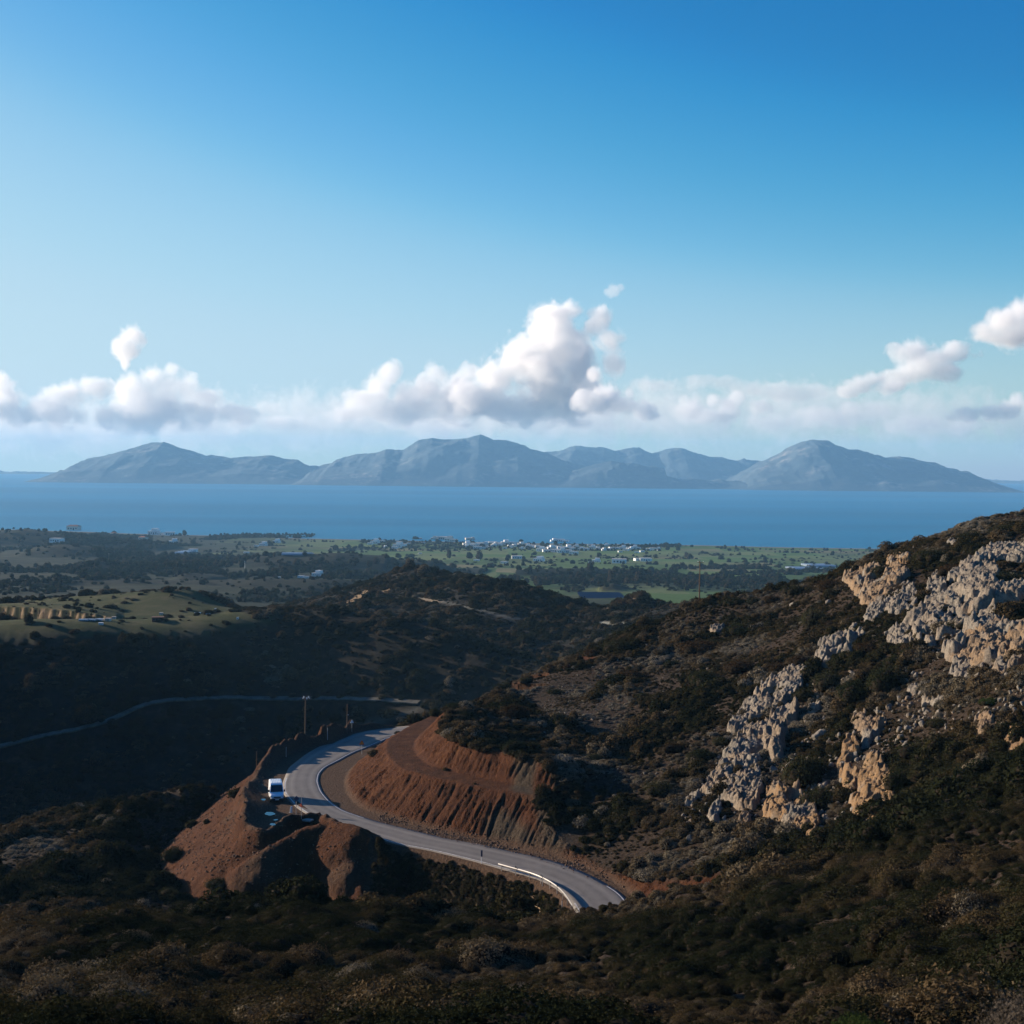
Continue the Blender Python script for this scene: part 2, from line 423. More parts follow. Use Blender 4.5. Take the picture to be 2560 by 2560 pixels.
# natural left ridge (brush) beside the fill
A_((-250, 2120, 240), (0, 2087, 238), (200, 2055, 240), (345, 2027, 243), (440, 1990, 247), (530, 1975, 250),
   (-250, 2230, 205), (0, 2200, 206), (0, 2300, 180), (200, 2190, 208), (200, 2280, 182), (345, 2180, 212), (345, 2262, 188), (530, 2232, 200))
H_((620, 205, -58.8), (530, 190, -57.2), (620, 225, -60), (620, 245, -63), (560, 262, -66), (680, 262, -65), (700, 280, -68), (760, 300, -71), (860, 320, -70), (800, 200, -58), (900, 190, -57.5), (1385, 190, -46.8), (1400, 184, -47.8), (1372, 198, -45.4), (1100, 188, -55), (1200, 176, -54), (800, 240, -55), (850, 290, -60),
   (900, 250, -45), (960, 225, -43.2), (1050, 205, -44.8), (1180, 190, -44), (1000, 245, -40.8), (935, 270, -46), (1010, 268, -41.5), (985, 285, -45), (1110, 200, -42.5))
# hill above the cutting
A_((1072, 1793, 258), (1092, 1829, 232), (1149, 1859, 219), (1215, 1879, 213), (1281, 1895, 208), (1324, 1902, 205),
   (1080, 1762, 272), (1151, 1722, 285), (1259, 1709, 300), (1325, 1683, 315), (1404, 1663, 330), (1457, 1643, 335), (1563, 1603, 345), (1669, 1577, 350), (1749, 1512, 345), (1855, 1484, 340), (1987, 1464, 330), (2120, 1438, 320), (2173, 1404, 310), (2279, 1365, 300), (2425, 1325, 290), (2560, 1305, 285), (2800, 1285, 280), (3100, 1290, 280),
   (1281, 1800, 240), (1457, 1760, 262), (1457, 1900, 222), (1590, 1900, 218), (1590, 2030, 191), (1400, 2040, 193), (1457, 2110, 186), (1590, 2130, 178), (1680, 2150, 170),
   (1722, 2050, 182), (1722, 1850, 217), (1722, 1700, 262), (1722, 1600, 305), (1987, 2080, 166), (1987, 1950, 185), (1987, 1850, 201), (1987, 1700, 232), (1987, 1560, 282),
   (2252, 2035, 150), (2252, 1900, 172), (2252, 1700, 202), (2252, 1500, 246), (2560, 1900, 140), (2560, 1700, 168), (2560, 1500, 212), (3000, 1900, 130), (3000, 1500, 210), (3600, 1600, 180), (4000, 2000, 90))
# behind the hill
H_((1080, 320, -58), (1150, 350, -60), (1280, 350, -57), (1280, 390, -68), (1457, 390, -62), (1669, 410, -56), (1749, 400, -48), (1987, 390, -45), (2279, 370, -32), (2560, 360, -26), (3000, 380, -24),
   (1457, 470, -85), (1749, 500, -80), (2120, 500, -75), (2560, 500, -66), (3200, 520, -60))
# deep valley on the left and its steep far wall
H_((-1500, 120, -40), (-1500, 220, -52), (-900, 300, -66), (-500, 320, -88), (0, 320, -92), (345, 330, -96), (530, 330, -98), (800, 380, -104), (1000, 400, -98),
   (-500, 450, -125), (0, 480, -138), (345, 490, -140), (700, 490, -138), (1000, 480, -128), (1200, 460, -112),
   (-500, 570, -146), (0, 580, -152), (345, 585, -154), (700, 585, -156), (1000, 580, -150), (1344, 560, -128), (1550, 580, -118))
for u_, vc, yc_ in ((-300, 1615, 704), (0, 1607, 706), (89, 1592, 709), (222, 1587, 713), (423, 1587, 717), (578, 1571, 724), (690, 1549, 734), (739, 1529, 742), (823, 1535, 735), (1000, 1557, 716), (1100, 1590, 700), (1207, 1628, 684), (1344, 1673, 662)):
    A_((u_, vc, yc_))
    tc = -px_a(u_, vc, yc_)[2]
    for v_ in (1640, 1700, 1780, 1860, 1940, 2020):
        if v_ < vc + 30 or u_ in (89, 423, 690): continue
        tv = -px_a(u_, v_, 600)[2]
        A_((u_, v_, (tc * yc_ + .62 * yc_) / (.62 + tv)))
H_((823, 790, -88), (1000, 765, -88), (1207, 735, -92), (1344, 705, -97))
H_((-700, 560, -60), (-700, 640, -30), (-900, 640, 0), (-900, 720, -5), (-700, 720, -40), (-1400, 500, 0), (-1400, 700, 15), (-560, 780, -84), (-900, 860, -70), (-1400, 900, -60))  # unseen hill left of view, added to cast shade into the valley
# meadow and mesa
A_((-300, 1562, 860), (0, 1555, 815), (120, 1556, 792), (222, 1556, 775), (423, 1556, 790), (600, 1540, 800), (-300, 1512, 950), (0, 1509, 910), (178, 1491, 900), (312, 1481, 890), (400, 1476, 890), (485, 1474, 880), (560, 1515, 860), (641, 1531, 850))
H_((0, 1000, -100), (300, 1010, -100), (500, 1000, -104), (640, 930, -104), (750, 860, -102), (850, 860, -110), (-500, 1000, -90), (0, 1250, -150), (400, 1250, -150), (-900, 1250, -140))
# middle hills
A_((844, 1507, 1080), (889, 1476, 1100), (933, 1452, 1110), (1018, 1423, 1120), (1111, 1443, 1120), (1169, 1452, 1110),
   (930, 1530, 900), (1040, 1530, 890), (1100, 1555, 840), (1200, 1585, 790), (1300, 1625, 745),
   (1085, 1487, 960), (1134, 1463, 965), (1192, 1454, 970), (1245, 1455, 965), (1290, 1468, 960), (1356, 1488, 950), (1423, 1505, 940), (1500, 1525, 900), (1601, 1497, 900), (1637, 1512, 880), (1700, 1520, 800),
   (1192, 1520, 860), (1290, 1540, 840), (1423, 1570, 810), (1423, 1625, 730), (1550, 1565, 770), (1550, 1590, 700), (1671, 1560, 700))
H_((1018, 1300, -135), (1245, 1200, -130), (1423, 1150, -130), (1601, 1100, -125), (1800, 900, -115), (2100, 900, -115), (2560, 900, -110), (3200, 900, -100), (800, 1300, -140), (1900, 1250, -140), (2560, 1250, -140), (3400, 1250, -140), (1601, 1000, -112))
CPA = np.array(CP)
def tps_k(r2):
    return 0.5 * r2 * np.log(r2 + 1e-12)
def tps_fit(P, val, lam=1e-5):
    n = len(P)
    D = ((P[:, None, :] - P[None, :, :]) ** 2).sum(-1)
    K = tps_k(D) + lam * np.eye(n)
    Q = np.hstack([np.ones((n, 1)), P])
    M = np.block([[K, Q], [Q.T, np.zeros((3, 3))]])
    sol = np.linalg.solve(M, np.concatenate([val, np.zeros(3)]))
    return sol
_tp = CPA[:, :2] * np.array([1.0, 1.0])
_ts = tps_fit(_tp, CPA[:, 2])
def t_nat(s, ly):
    sh = s.shape; s = s.ravel(); ly = ly.ravel()
    out = np.empty(len(s))
    for i in range(0, len(s), 20000):
        q = np.stack([s[i:i + 20000], ly[i:i + 20000]], 1)
        D = ((q[:, None, :] - _tp[None, :, :]) ** 2).sum(-1)
        out[i:i + 20000] = tps_k(D) @ _ts[:-3] + _ts[-3] + q @ _ts[-2:]
    return out.reshape(sh)

# ---------------- road in plan
def z1(pts): return [(350 + a / 3.019, 1700 + b / 3.019) for a, b in pts]
def z2(pts): return [(950 + a / 3.019, 1700 + b / 3.019) for a, b in pts]
outer_px = z2([(1560, 1860), (1470, 1710), (1430, 1650), (1340, 1570), (1200, 1500), (920, 1425), (770, 1380), (380, 1285)]) + z1([(1932, 1240), (1640, 1150), (1440, 1085), (1240, 1000), (1150, 930), (1085, 850), (1085, 780), (1130, 665), (1290, 545), (1450, 460), (1600, 400), (1750, 372), (1890, 362)])
inner_px = z2([(1880, 1700), (1800, 1605), (1620, 1500), (1410, 1405), (1180, 1340), (980, 1300), (750, 1245), (500, 1205), (200, 1128), (0, 1082)]) + z1([(1530, 990), (1435, 925), (1370, 850), (1340, 770), (1350, 710), (1395, 660), (1500, 610), (1620, 545), (1740, 500), (1890, 435)])
def road_h(y):
    return np.interp(y, [140, 165, 200, 230, 260, 300, 330, 420], [-47.2, -48.2, -50.0, -51.0, -51.8, -53.6, -55.5, -63])
def unproj_road(pts):
    out = []
    for u, v in pts:
        y = 200.0
        for _ in range(30):
            p_ = at_z(u, v, CAMZ + float(road_h(y))); y = 0.5 * y + 0.5 * p_.y
        p_ = at_z(u, v, CAMZ + float(road_h(y)))
        out.append((p_.x, p_.y))
    return np.array(out)
def resample(P, n):
    d = np.concatenate([[0], np.cumsum(np.linalg.norm(np.diff(P, axis=0), axis=1))])
    t_ = np.linspace(0, d[-1], n)
    return np.stack([np.interp(t_, d, P[:, 0]), np.interp(t_, d, P[:, 1])], 1)
def smooth_line(P, it):
    P = P.copy()
    for _ in range(it):
        P[1:-1] = P[1:-1] * 0.5 + (P[:-2] + P[2:]) * 0.25
    return P
po = unproj_road(outer_px); pi_ = unproj_road(inner_px)
O_ = smooth_line(resample(np.vstack([[(8.6, 141)], [(8.6, 146)], po, [(-16, 304.5)], [(-4, 312)]]), 500), 40)
I_ = smooth_line(resample(np.vstack([[(15.6, 143)], [(15.2, 150)], [(14.4, 156)], pi_, [(-18.5, 290)], [(-9, 298)], [(0, 304.5)]]), 500), 40)
def match(P, Q, n):
    """pair both edges so that cross sections stay square to the road"""
    PP = resample(P, n); QQ = resample(Q, 4000)
    idx = []; last = 0
    for q in PP:
        d = np.linalg.norm(QQ - q, axis=1); d[:last] = 1e9
        j = int(d.argmin()); idx.append(j); last = max(last, j)
    idx = np.maximum.accumulate(np.array(idx, float))
    kk = np.ones(15) / 15
    idx = np.convolve(np.pad(idx, 7, mode='edge'), kk, mode='valid')
    return PP, np.stack([np.interp(idx, np.arange(4000), QQ[:, 0]), np.interp(idx, np.arange(4000), QQ[:, 1])], 1)
I2, O2 = match(I_, O_, 420)
# ---------------- distance to the levelled ground (road, shoulders, lay-by)
def unp(pts, h):
    out = []
    for u, v in pts:
        p_ = at_z(u, v, CAMZ + h); out.append((p_.x, p_.y))
    return np.array(out)
def offset(P, d):
    tn = np.gradient(P, axis=0); tn /= np.linalg.norm(tn, axis=1)[:, None]
    return P + np.stack([-tn[:, 1], tn[:, 0]], 1) * d
# inner side lies to the right of the travel direction (near -> far), outer to the left
sh_in = np.interp(np.arange(420) / 419, [0, .12, .25, .45, .62, .8, 1], [1.0, 1.2, 2.2, 3.0, 4.6, 3.2, 2.0])
PI_ = np.array([offset(I2, -1.0)[i] * sh_in[i] + I2[i] * (1 - sh_in[i]) for i in range(420)])
PO_ = offset(O2, 0.6)
road_poly = np.vstack([PO_, PI_[::-1]])
lay_px = z1([(1500, 395), (1400, 410), (1240, 450), (1110, 510), (1010, 570), (930, 660), (860, 760), (800, 880), (800, 960), (830, 1050), (800, 1140), (860, 1210), (960, 1235), (1020, 1190), (1100, 1140), (1220, 1110), (1440, 1100), (1600, 1140)])
lay_poly = unp(lay_px, -50.9)
lay_poly = np.vstack([lay_poly, [(-17.5, 197.5), (-22, 205), (-30, 219), (-33, 235), (-33, 255), (-29, 285)]])
lay_poly = resample(np.vstack([lay_poly, lay_poly[:1]]), 300)[:-1]
lay_poly = (lay_poly + np.roll(lay_poly, 1, 0) + np.roll(lay_poly, -1, 0)) / 3
def sdf(P, X, Y):
    """signed distance to closed polygon P (negative inside), nearest point y, arc position"""
    n = len(P); A = P; B = np.roll(P, -1, 0)
    L = np.linalg.norm(B - A, axis=1); S0 = np.concatenate([[0], np.cumsum(L)[:-1]])
    best = np.full(X.shape, 1e18); arc = np.zeros(X.shape); ny = np.zeros(X.shape); nx = np.zeros(X.shape)
    inside = np.zeros(X.shape, bool)
    for i in range(n):
        a = A[i]; b = B[i]; ab = b - a; l2 = ab @ ab + 1e-12
        t_ = np.clip(((X - a[0]) * ab[0] + (Y - a[1]) * ab[1]) / l2, 0, 1)
        qx = a[0] + t_ * ab[0]; qy = a[1] + t_ * ab[1]
        d = (X - qx) ** 2 + (Y - qy) ** 2
        m = d < best
        best[m] = d[m]; arc[m] = (S0[i] + t_ * L[i])[m]; ny[m] = qy[m]; nx[m] = qx[m]
        if a[1] != b[1]:
            c = ((a[1] > Y) != (b[1] > Y)) & (X < (b[0] - a[0]) * (Y - a[1]) / (b[1] - a[1]) + a[0])
            inside ^= c
    d = np.sqrt(best)
    return np.where(inside, -d, d), nx, ny, arc
def in_poly(P, U, V):
    ins = np.zeros(U.shape, bool)
    n = len(P)
    for i in range(n):
        a = P[i]; b = P[(i + 1) % n]
        if a[1] != b[1]:
            ins ^= ((a[1] > V) != (b[1] > V)) & (U < (b[0] - a[0]) * (V - a[1]) / (b[1] - a[1]) + a[0])
    return ins
CI = np.array(CAMR.inverted())
def project(X, Y, H):
    """world x, y, height relative to the camera -> photograph pixels"""
    c = CI @ np.stack([X.ravel(), Y.ravel(), H.ravel()])
    return (1280 + FPX * c[0] / -c[2]).reshape(X.shape), (1280 - FPX * c[1] / -c[2]).reshape(X.shape)

def cut_profile(d):
    d = np.maximum(d, 0)
    h = np.where(d < 6.6, d * 0.80, 5.28)
    h = np.where(d > 11.0, 5.28 + (d - 11.0) * 0.98, h)
    return h
def terrain(X, Y):
    """height relative to the camera, plus masks"""
    Ys = np.maximum(Y, 4.0)
    s = X / Ys; ly = np.log(Ys)
    T = t_nat(s, ly) * Ys
    amp = np.clip(Y * 0.0035, 0.15, 5.0)
    flat = 1 - .9 * smooth(700, 735, Y) * (1 - smooth(930, 960, Y)) * smooth(-.115, -.15, s)
    n = (fbm(X / 26, Y / 34, 5, 3) - 0.5) * 1.5 * np.clip(Y / 220, .4, 2.2) * flat + (ridged(X / 55, Y / 80, 4, 8) - .6) * amp * 1.15 * smooth(260, 600, Y) * flat
    T = T + n + (ridged(X / 5.5, Y / 7, 3, 140) - .80) * 1.3 * (1 - smooth(118, 142, Y)) * smooth(20, 50, Y) + (ridged(X / 14, Y / 17, 3, 150) - .6) * 1.8 * smooth(175, 200, Y) * (1 - smooth(330, 380, Y)) * (smooth(.03, .08, s) + smooth(-.19, -.22, s))
    dirt = np.zeros(X.shape); lvl = np.full(X.shape, 99.0); side = np.zeros(X.shape)
    m = (Y > 128) & (Y < 360) & (np.abs(X + 10) < 75)
    if m.any():
        x = X[m]; y = Y[m]
        d1, nx1, ny1, a1 = sdf(road_poly, x, y)
        d2, nx2, ny2, a2 = sdf(lay_poly, x, y)
        w1 = d1 <= d2
        d = np.where(w1, d1, d2); ny = np.where(w1, ny1, ny2); arc = np.where(w1, a1, a2 + 500)
        nx = np.where(w1, nx1, nx2)
        base = road_h(np.where(d < 0, y, ny))
        tt = T[m]
        isin = w1 & (np.abs(nx - np.interp(ny, PI_[:, 1][:400], PI_[:, 0][:400])) < 0.6) | (y > 296) & (x > -20)
        # cut above, fill below
        hp = cut_profile(d) + np.maximum(d - np.where(ny > 300, 5, 21), 0) * 3.0
        rill = (.35 + 1.3 * fbm(arc / 7 + 3, d * .3, 2, 71)) * (ridged(arc / 0.85 + 0.34 * d + 1.5 * fbm(x / 3.5, y / 3.5, 3, 9), d * 0.10 + arc * 0.02, 4, 41) - 0.62)
        face = smooth(0.3, 1.2, d) * (1 - smooth(5.8, 6.8, d)) + smooth(11.0, 12.0, d)
        up = base + hp - rill * 1.05 * face - .35 * (ridged(arc / 0.42 + .5 * d, d * .25, 2, 91) - .6) * face + 0.12 * (fbm(x / 1.2, y / 1.2, 3, 5) - .5)
        rf = ridged(arc / 2.3 - 0.35 * d, d * 0.06, 3, 77) - 0.6
        steep = np.interp(nx, [-22, -14], [0.70, 1.7])
        lo = base - steep * np.maximum(d, 0) - np.maximum(d - 24, 0) * 3.0 + rf * 0.55 * smooth(0.5, 3, d) + 0.18 * (fbm(x / 0.9, y / 0.9, 3, 6) - .5)
        # berm round the lay-by and along the outer bend
        bh = np.interp(ny, [196, 203, 212, 220, 226, 238, 244, 254, 280, 292, 300], [0.5, 1.7, 2.0, 1.8, 1.3, 0.5, 1.3, 2.5, 2.8, 2.2, 0.6])
        bh = bh * (0.45 + 1.1 * fbm(arc / 3.4, arc * 0 + 2.2, 3, 15)) + 0.45 * (fbm(x / 1.1, y / 1.1, 2, 19) - .5)
        bh = np.where(nx < -14.5 - np.clip((y - 205) * .12, 0, 9), bh, 0) * (ny > 195)
        bump = np.exp(-((d - 0.6) / 1.25) ** 2) * np.maximum(bh, 0)
        mid = np.where(d < 0, base, np.clip(tt, lo, up))
        z = mid + bump * (1 - isin)
        # soil heap beside the road
        hpz = np.full(x.shape, -99.0)
        for (ax, ay), (bx, by), ha, hb in (((-31.5, 192.5), (-26.5, 197.5), -50.4, -48.5), ((-26.5, 197.5), (-23.6, 197.6), -48.5, -48.0), ((-23.6, 197.6), (-19.6, 193.6), -48.0, -47.6), ((-19.6, 193.6), (-16.0, 190.0), -47.6, -49.8)):
            tq = np.clip(((x - ax) * (bx - ax) + (y - ay) * (by - ay)) / ((bx - ax) ** 2 + (by - ay) ** 2), 0, 1)
            dq = np.hypot(x - ax - tq * (bx - ax), y - ay - tq * (by - ay))
            hpz = np.maximum(hpz, ha + tq * (hb - ha) - 0.74 * np.sqrt(dq ** 2 + .5) - np.maximum(dq - 5.0, 0) * 2 + .45 + .5 * (fbm(x / 1.3, y / 1.3, 3, 2) - .5))
        hm = hpz > z
        z = np.maximum(z, hpz)
        sp_ = np.full(x.shape, -99.0)  # spur added below the heap to shade the bank
        for (ax, ay), (bx, by), ha, hb in (((-22.5, 194.5), (-19.5, 187.0), -49.6, -51.0), ((-19.5, 187.0), (-16.0, 179.5), -51.0, -55.5)):
            tq = np.clip(((x - ax) * (bx - ax) + (y - ay) * (by - ay)) / ((bx - ax) ** 2 + (by - ay) ** 2), 0, 1)
            dq = np.hypot(x - ax - tq * (bx - ax), y - ay - tq * (by - ay))
            sp_ = np.maximum(sp_, ha + tq * (hb - ha) - 0.85 * np.sqrt(dq ** 2 + .4) - np.maximum(dq - 3.0, 0) * 2 + .4 + .6 * (fbm(x / 1.3, y / 1.3, 3, 12) - .5))
        hm = (hm & (x < -15)) | ((sp_ > z) & (x < -17)); z = np.maximum(z, sp_)
        chg_h = hm & (hpz < base + 6)
        T[m] = z
        chg = np.where(d < 0.6, 1.0, np.clip(np.abs(mid - tt) * 2.2, 0, 1))
        chg = np.where((d > 0) & (tt < lo) | (tt > up) | (d < .6), chg, 0)
        chg = np.where((x > -17) & (y < 196) & (d > 1.0) & (tt < base), chg * .08, chg)  # bank below the road: soil kept dark in place of its shade
        dirt[m] = np.clip(chg + (bump > .15) + chg_h, 0, 1); lvl[m] = d
        side[m] = np.where(tt > base, 1, 0)
    return T, dirt, lvl, side

# ---------------- near terrain mesh: fine where the photograph looks, coarser to the sides
cols = np.concatenate([np.linspace(-2.2, -0.46, 30)[:-1], np.linspace(-0.46, -0.36, 20)[:-1], np.linspace(-0.36, 0.36, 800), np.linspace(0.36, 0.46, 20)[1:], np.linspace(0.46, 2.2, 30)[1:]])
rows = np.concatenate([np.geomspace(5, 60, 36)[:-1], np.geomspace(60, 150, 100)[:-1], np.linspace(150, 312, 390)[:-1], np.geomspace(312, 1360, 270)])
S_, Yg = np.meshgrid(cols, rows)
Xg = S_ * Yg
Hn, DIRT, LVL, SIDE = terrain(Xg, Yg)
U_, V_ = project(Xg, Yg, Hn)

# running maximum of the view slope tells which ground is in view from the camera
tn_ = Hn / Yg
vis = tn_ >= np.maximum.accumulate(tn_, axis=0) - 0.0015

def zone(polys, X, Y, U, V, y0, y1, wob=8.0, seed=1):
    """1 inside any image polygon, edge broken up by noise, limited to a distance range"""
    u2 = U + wob * 2 * (fbm(X / 3.0, Y / 3.0, 3, seed) - .5) * 2; v2 = V + wob * (fbm(X / 3.0, Y / 3.0, 3, seed + 5) - .5) * 2
    m = np.zeros(X.shape, bool); rg = (Y > y0) & (Y < y1)
    for P in polys: m |= in_poly(P, u2, v2) & rg
    return m
grey_px = [z1([(560, 1640), (700, 1480), (960, 1265), (1060, 1290), (1080, 1420), (980, 1560), (760, 1700)]),
           z1([(1330, 1500), (1500, 1370), (1760, 1330), (1700, 1500), (1500, 1620), (1330, 1660)]),
           z2([(1000, 590), (1180, 570), (1160, 900), (1010, 850)]),
           z2([(820, 1060), (900, 960), (1080, 1080), (1280, 1230), (1200, 1290), (760, 1210)]),
           z1([(600, 1060), (760, 930), (770, 960), (640, 1090)]),
           z2([(1180, 930), (1500, 1020), (1560, 1200), (1280, 1330), (1230, 1200)])]
GREY = zone(grey_px, Xg, Yg, U_, V_, 160, 300)
extra_dirt = [[(1445, 1652), (1462, 1636), (1478, 1640), (1484, 1652), (1462, 1658)], z2([(1340, 1100), (1560, 1060), (1520, 1200), (1400, 1290), (1230, 1280)]),       # scraped ground right of the cutting
              z2([(1180, 360), (1300, 340), (1360, 430), (1260, 440)]),
              z2([(1500, 1440), (1932, 1480), (1932, 1620), (1800, 1570), (1620, 1480)])]
DIRT = np.maximum(DIRT, zone(extra_dirt, Xg, Yg, U_, V_, 150, 360).astype(float))
# sandy scar below the guard rail
SAND = zone([z2([(1080, 1600), (1130, 1610), (1190, 1680), (1230, 1750), (1180, 1770), (1130, 1690)]), []][:1], Xg, Yg, U_, V_, 120, 360, 3)
# valley track and other tracks
def track_mask(pts, half, X, Y, U, V, y0, y1):
    P = np.array(pts); m = np.zeros(X.shape)
    vv = np.interp(U, P[:, 0], P[:, 1]); inr = (U > P[0, 0]) & (U < P[-1, 0]) & (Y > y0) & (Y < y1)
    hh = half(U) if callable(half) else half
    return np.clip(1.4 - np.abs(V - vv) / hh, 0, 1) * inr
s8 = 1932 / 860.
TRK = 0 * track_mask([(-600, 2040)] + [(a / s8, 1500 + b / s8) for a, b in [(0, 828), (120, 795), (300, 755), (500, 715), (620, 680), (720, 625), (800, 590), (900, 570), (1060, 560), (1250, 550), (1500, 556), (1932, 558)]] + [(1100, 1752), (1250, 1790)], lambda u: np.interp(u, [0, 300, 500, 900], [8, 7, 4.5, 3.5]), Xg, Yg, U_, V_, 440, 760)
TRK = np.maximum(TRK, track_mask([(1030, 1492), (1099, 1503), (1180, 1520), (1244, 1537), (1300, 1548)], 3.0, Xg, Yg, U_, V_, 600, 1100) * .4)
TRK = np.maximum(TRK, track_mask([(1500, 1556), (1538, 1559), (1600, 1562), (1700, 1567)], 3.5, Xg, Yg, U_, V_, 560, 1000))
TRK = np.maximum(TRK, track_mask([(860, 1850), (900, 1822), (960, 1796), (1060, 1770)], 7, Xg, Yg, U_, V_, 440, 700) * .25)
GRASS = zone([[(-900, 1500), (0, 1500), (60, 1499), (178, 1491), (312, 1481), (400, 1476), (485, 1473), (540, 1500), (600, 1530), (700, 1545), (690, 1556), (578, 1574), (423, 1590), (222, 1588), (89, 1594), (0, 1610), (-900, 1700)]], Xg, Yg, U_, V_, 690, 935, 4, 9)
SCAR = zone([z_([(120, 520), (250, 440), (400, 400), (440, 450), (330, 470), (200, 500), (120, 560)], 800, 1280, 2.2465), z_([(1600, 540), (1700, 535), (1680, 560), (1600, 560)], 800, 1280, 2.2465), z_([(1740, 480), (1830, 470), (1850, 495), (1760, 505)], 800, 1280, 2.2465), z_([(560, 490), (640, 470), (700, 500), (620, 520)], 800, 1280, 2.2465)], Xg, Yg, U_, V_, 560, 1250, 4, 12)
# raise the quarried cliff of the mesa: the ground in front is cut back
cl_u = [-300, 0, 60, 120, 180, 240, 290, 310]
cliff_line = np.interp(U_, cl_u, [880, 824, 814, 802, 789, 777, 768, 766])
inr = (U_ > -300) & (U_ < 310)
ch = np.interp(U_, cl_u, [7, 6.6, 6.6, 6.2, 5.6, 4.6, 2.4, 0])
flute = fbm(Xg / 11.3, Yg * 0 + 1.1, 3, 55) * 5 + fbm(Xg / 2.3, Yg / 9, 3, 59) * 2.2 + ridged(Xg / 17, Yg * 0 + 2.1, 3, 57) * 2 - 2
stp = smooth(0, 2.6, Yg - cliff_line - flute + 1.0)
Hn = Hn + np.where(inr, ch * stp * (1 - smooth(15, 85, Yg - cliff_line)), 0)
CLIFF = inr & (stp > 0.02) & (stp < 0.998) & (Yg > 700) & (Yg < 900)

Vn = np.stack([Xg, Yg, Hn + CAMZ], -1).reshape(-1, 3)
me = mesh_np('hillside', Vn, grid_faces(len(rows), len(cols)))
def put(me, name, arr):
    a = me.attributes.new(name, 'FLOAT', 'POINT'); a.data.foreach_set('value', np.ascontiguousarray(arr, dtype=np.float32).ravel())
def blur(a, n=1):
    a = a.astype(float)
    for _ in range(n):
        b = a.copy(); b[1:-1, 1:-1] = (a[1:-1, 1:-1] * 4 + a[:-2, 1:-1] + a[2:, 1:-1] + a[1:-1, :-2] + a[1:-1, 2:]) / 8; a = b
    return a
put(me, 'dirt', blur(DIRT, 1)); put(me, 'grey', np.maximum(blur(GREY, 14) * np.where(Xg < -14, .45, .9), ((Xg > -18) & (Yg < 196) & (Yg > 150) & (SIDE < .5)) * .5)); put(me, 'sand', blur(SAND | CLIFF, 1)); put(me, 'track', TRK)  # grey is also painted on the bank below the road for its shade
put(me, 'grass', blur(GRASS & ~CLIFF, 2)); put(me, 'scar', blur(SCAR, 2)); put(me, 'level', np.clip(LVL, -5, 40))

t = NT('hillside_ground')
p = t.pos()
n1 = t.noise(0.35, 5, 0.6, p); n2 = t.noise(2.6, 4, 0.65, p); n3 = t.noise(0.03, 4, 0.6, p); n4 = t.noise(9.0, 3, 0.6, p)
soil = t.ramp(n2, [(0.3, (0.022, 0.016, 0.011)), (0.52, (0.042, 0.029, 0.019)), (0.78, (0.10, 0.072, 0.050))])
farscrub = t.ramp(t.noise(0.16, 5, 0.7, p), [(0.40, (0.010, 0.011, 0.008)), (0.56, (0.024, 0.020, 0.013)), (0.76, (0.060, 0.047, 0.032))])
sp = t.n('ShaderNodeSeparateXYZ'); t.l(p, sp.inputs[0])
fy = t.math('MULTIPLY', t.math('SUBTRACT', sp.outputs[1], 300.0), 1 / 160.0, clamp=True)
base = t.mix(fy, soil, farscrub)
nst = t.noise(1.0, 4, 0.65, t.mapping(p, (1.6, .5, .25)))
rust = t.ramp(t.math('ADD', t.math('MULTIPLY', n1, .55), t.math('MULTIPLY', nst, .45)), [(0.30, (0.026, 0.009, 0.004)), (0.45, (0.050, 0.016, 0.006)), (0.58, (0.092, 0.033, 0.012)), (0.76, (0.18, 0.088, 0.034))])
rust = t.mix(t.ramp(n4, [(0.45, 0.0), (0.75, 0.55)]), rust, (0.15, 0.075, 0.036))
rust = t.mix(t.ramp(n2, [(0.35, 0.6), (0.6, 0.0)]), rust, (0.06, 0.025, 0.014))
greyc = t.ramp(n2, [(0.3, (0.035, 0.028, 0.019)), (0.6, (0.080, 0.064, 0.044)), (0.8, (0.14, 0.118, 0.085))])
dirtc = t.mix(t.attr('grey'), rust, greyc)
# trodden flat ground of the lay-by and the shoulders is browner and duller
flatc = t.ramp(n2, [(0.3, (0.055, 0.035, 0.024)), (0.7, (0.125, 0.078, 0.05))])
dirtc = t.mix(t.math('MULTIPLY', t.math('SUBTRACT', 1.0, t.attr('level')), 1.0, clamp=True), dirtc, flatc)
c = t.mix(t.attr('dirt'), base, dirtc)
grassc = t.ramp(t.noise(0.05, 5, 0.65, p), [(0.35, (0.034, 0.048, 0.016)), (0.5, (0.062, 0.068, 0.026)), (0.7, (0.105, 0.095, 0.048))])
c = t.mix(t.attr('grass'), c, grassc)
c = t.mix(t.attr('scar'), c, (0.24, 0.17, 0.10))
c = t.mix(t.attr('sand'), c, t.ramp(t.noise(0.5, 4, 0.6, p), [(0.3, (0.26, 0.16, 0.085)), (0.7, (0.52, 0.38, 0.23))]))
c = t.mix(t.math('MULTIPLY', t.attr('track'), t.ramp(n2, [(0.3, 0.55), (0.6, 1.0)])), c, (0.30, 0.30, 0.25))
bmp = t.bump(t.math('ADD', n2, t.math('MULTIPLY', n4, 0.5)), 1.0, 0.5)
hill_mat = t.bsdf(c, 0.95, 0.08, bmp)
hill = link('hillside', me, hill_mat)
tag(hill, 'scrub covered hillside with the road cutting, the valley and the nearer hills', kind='structure')

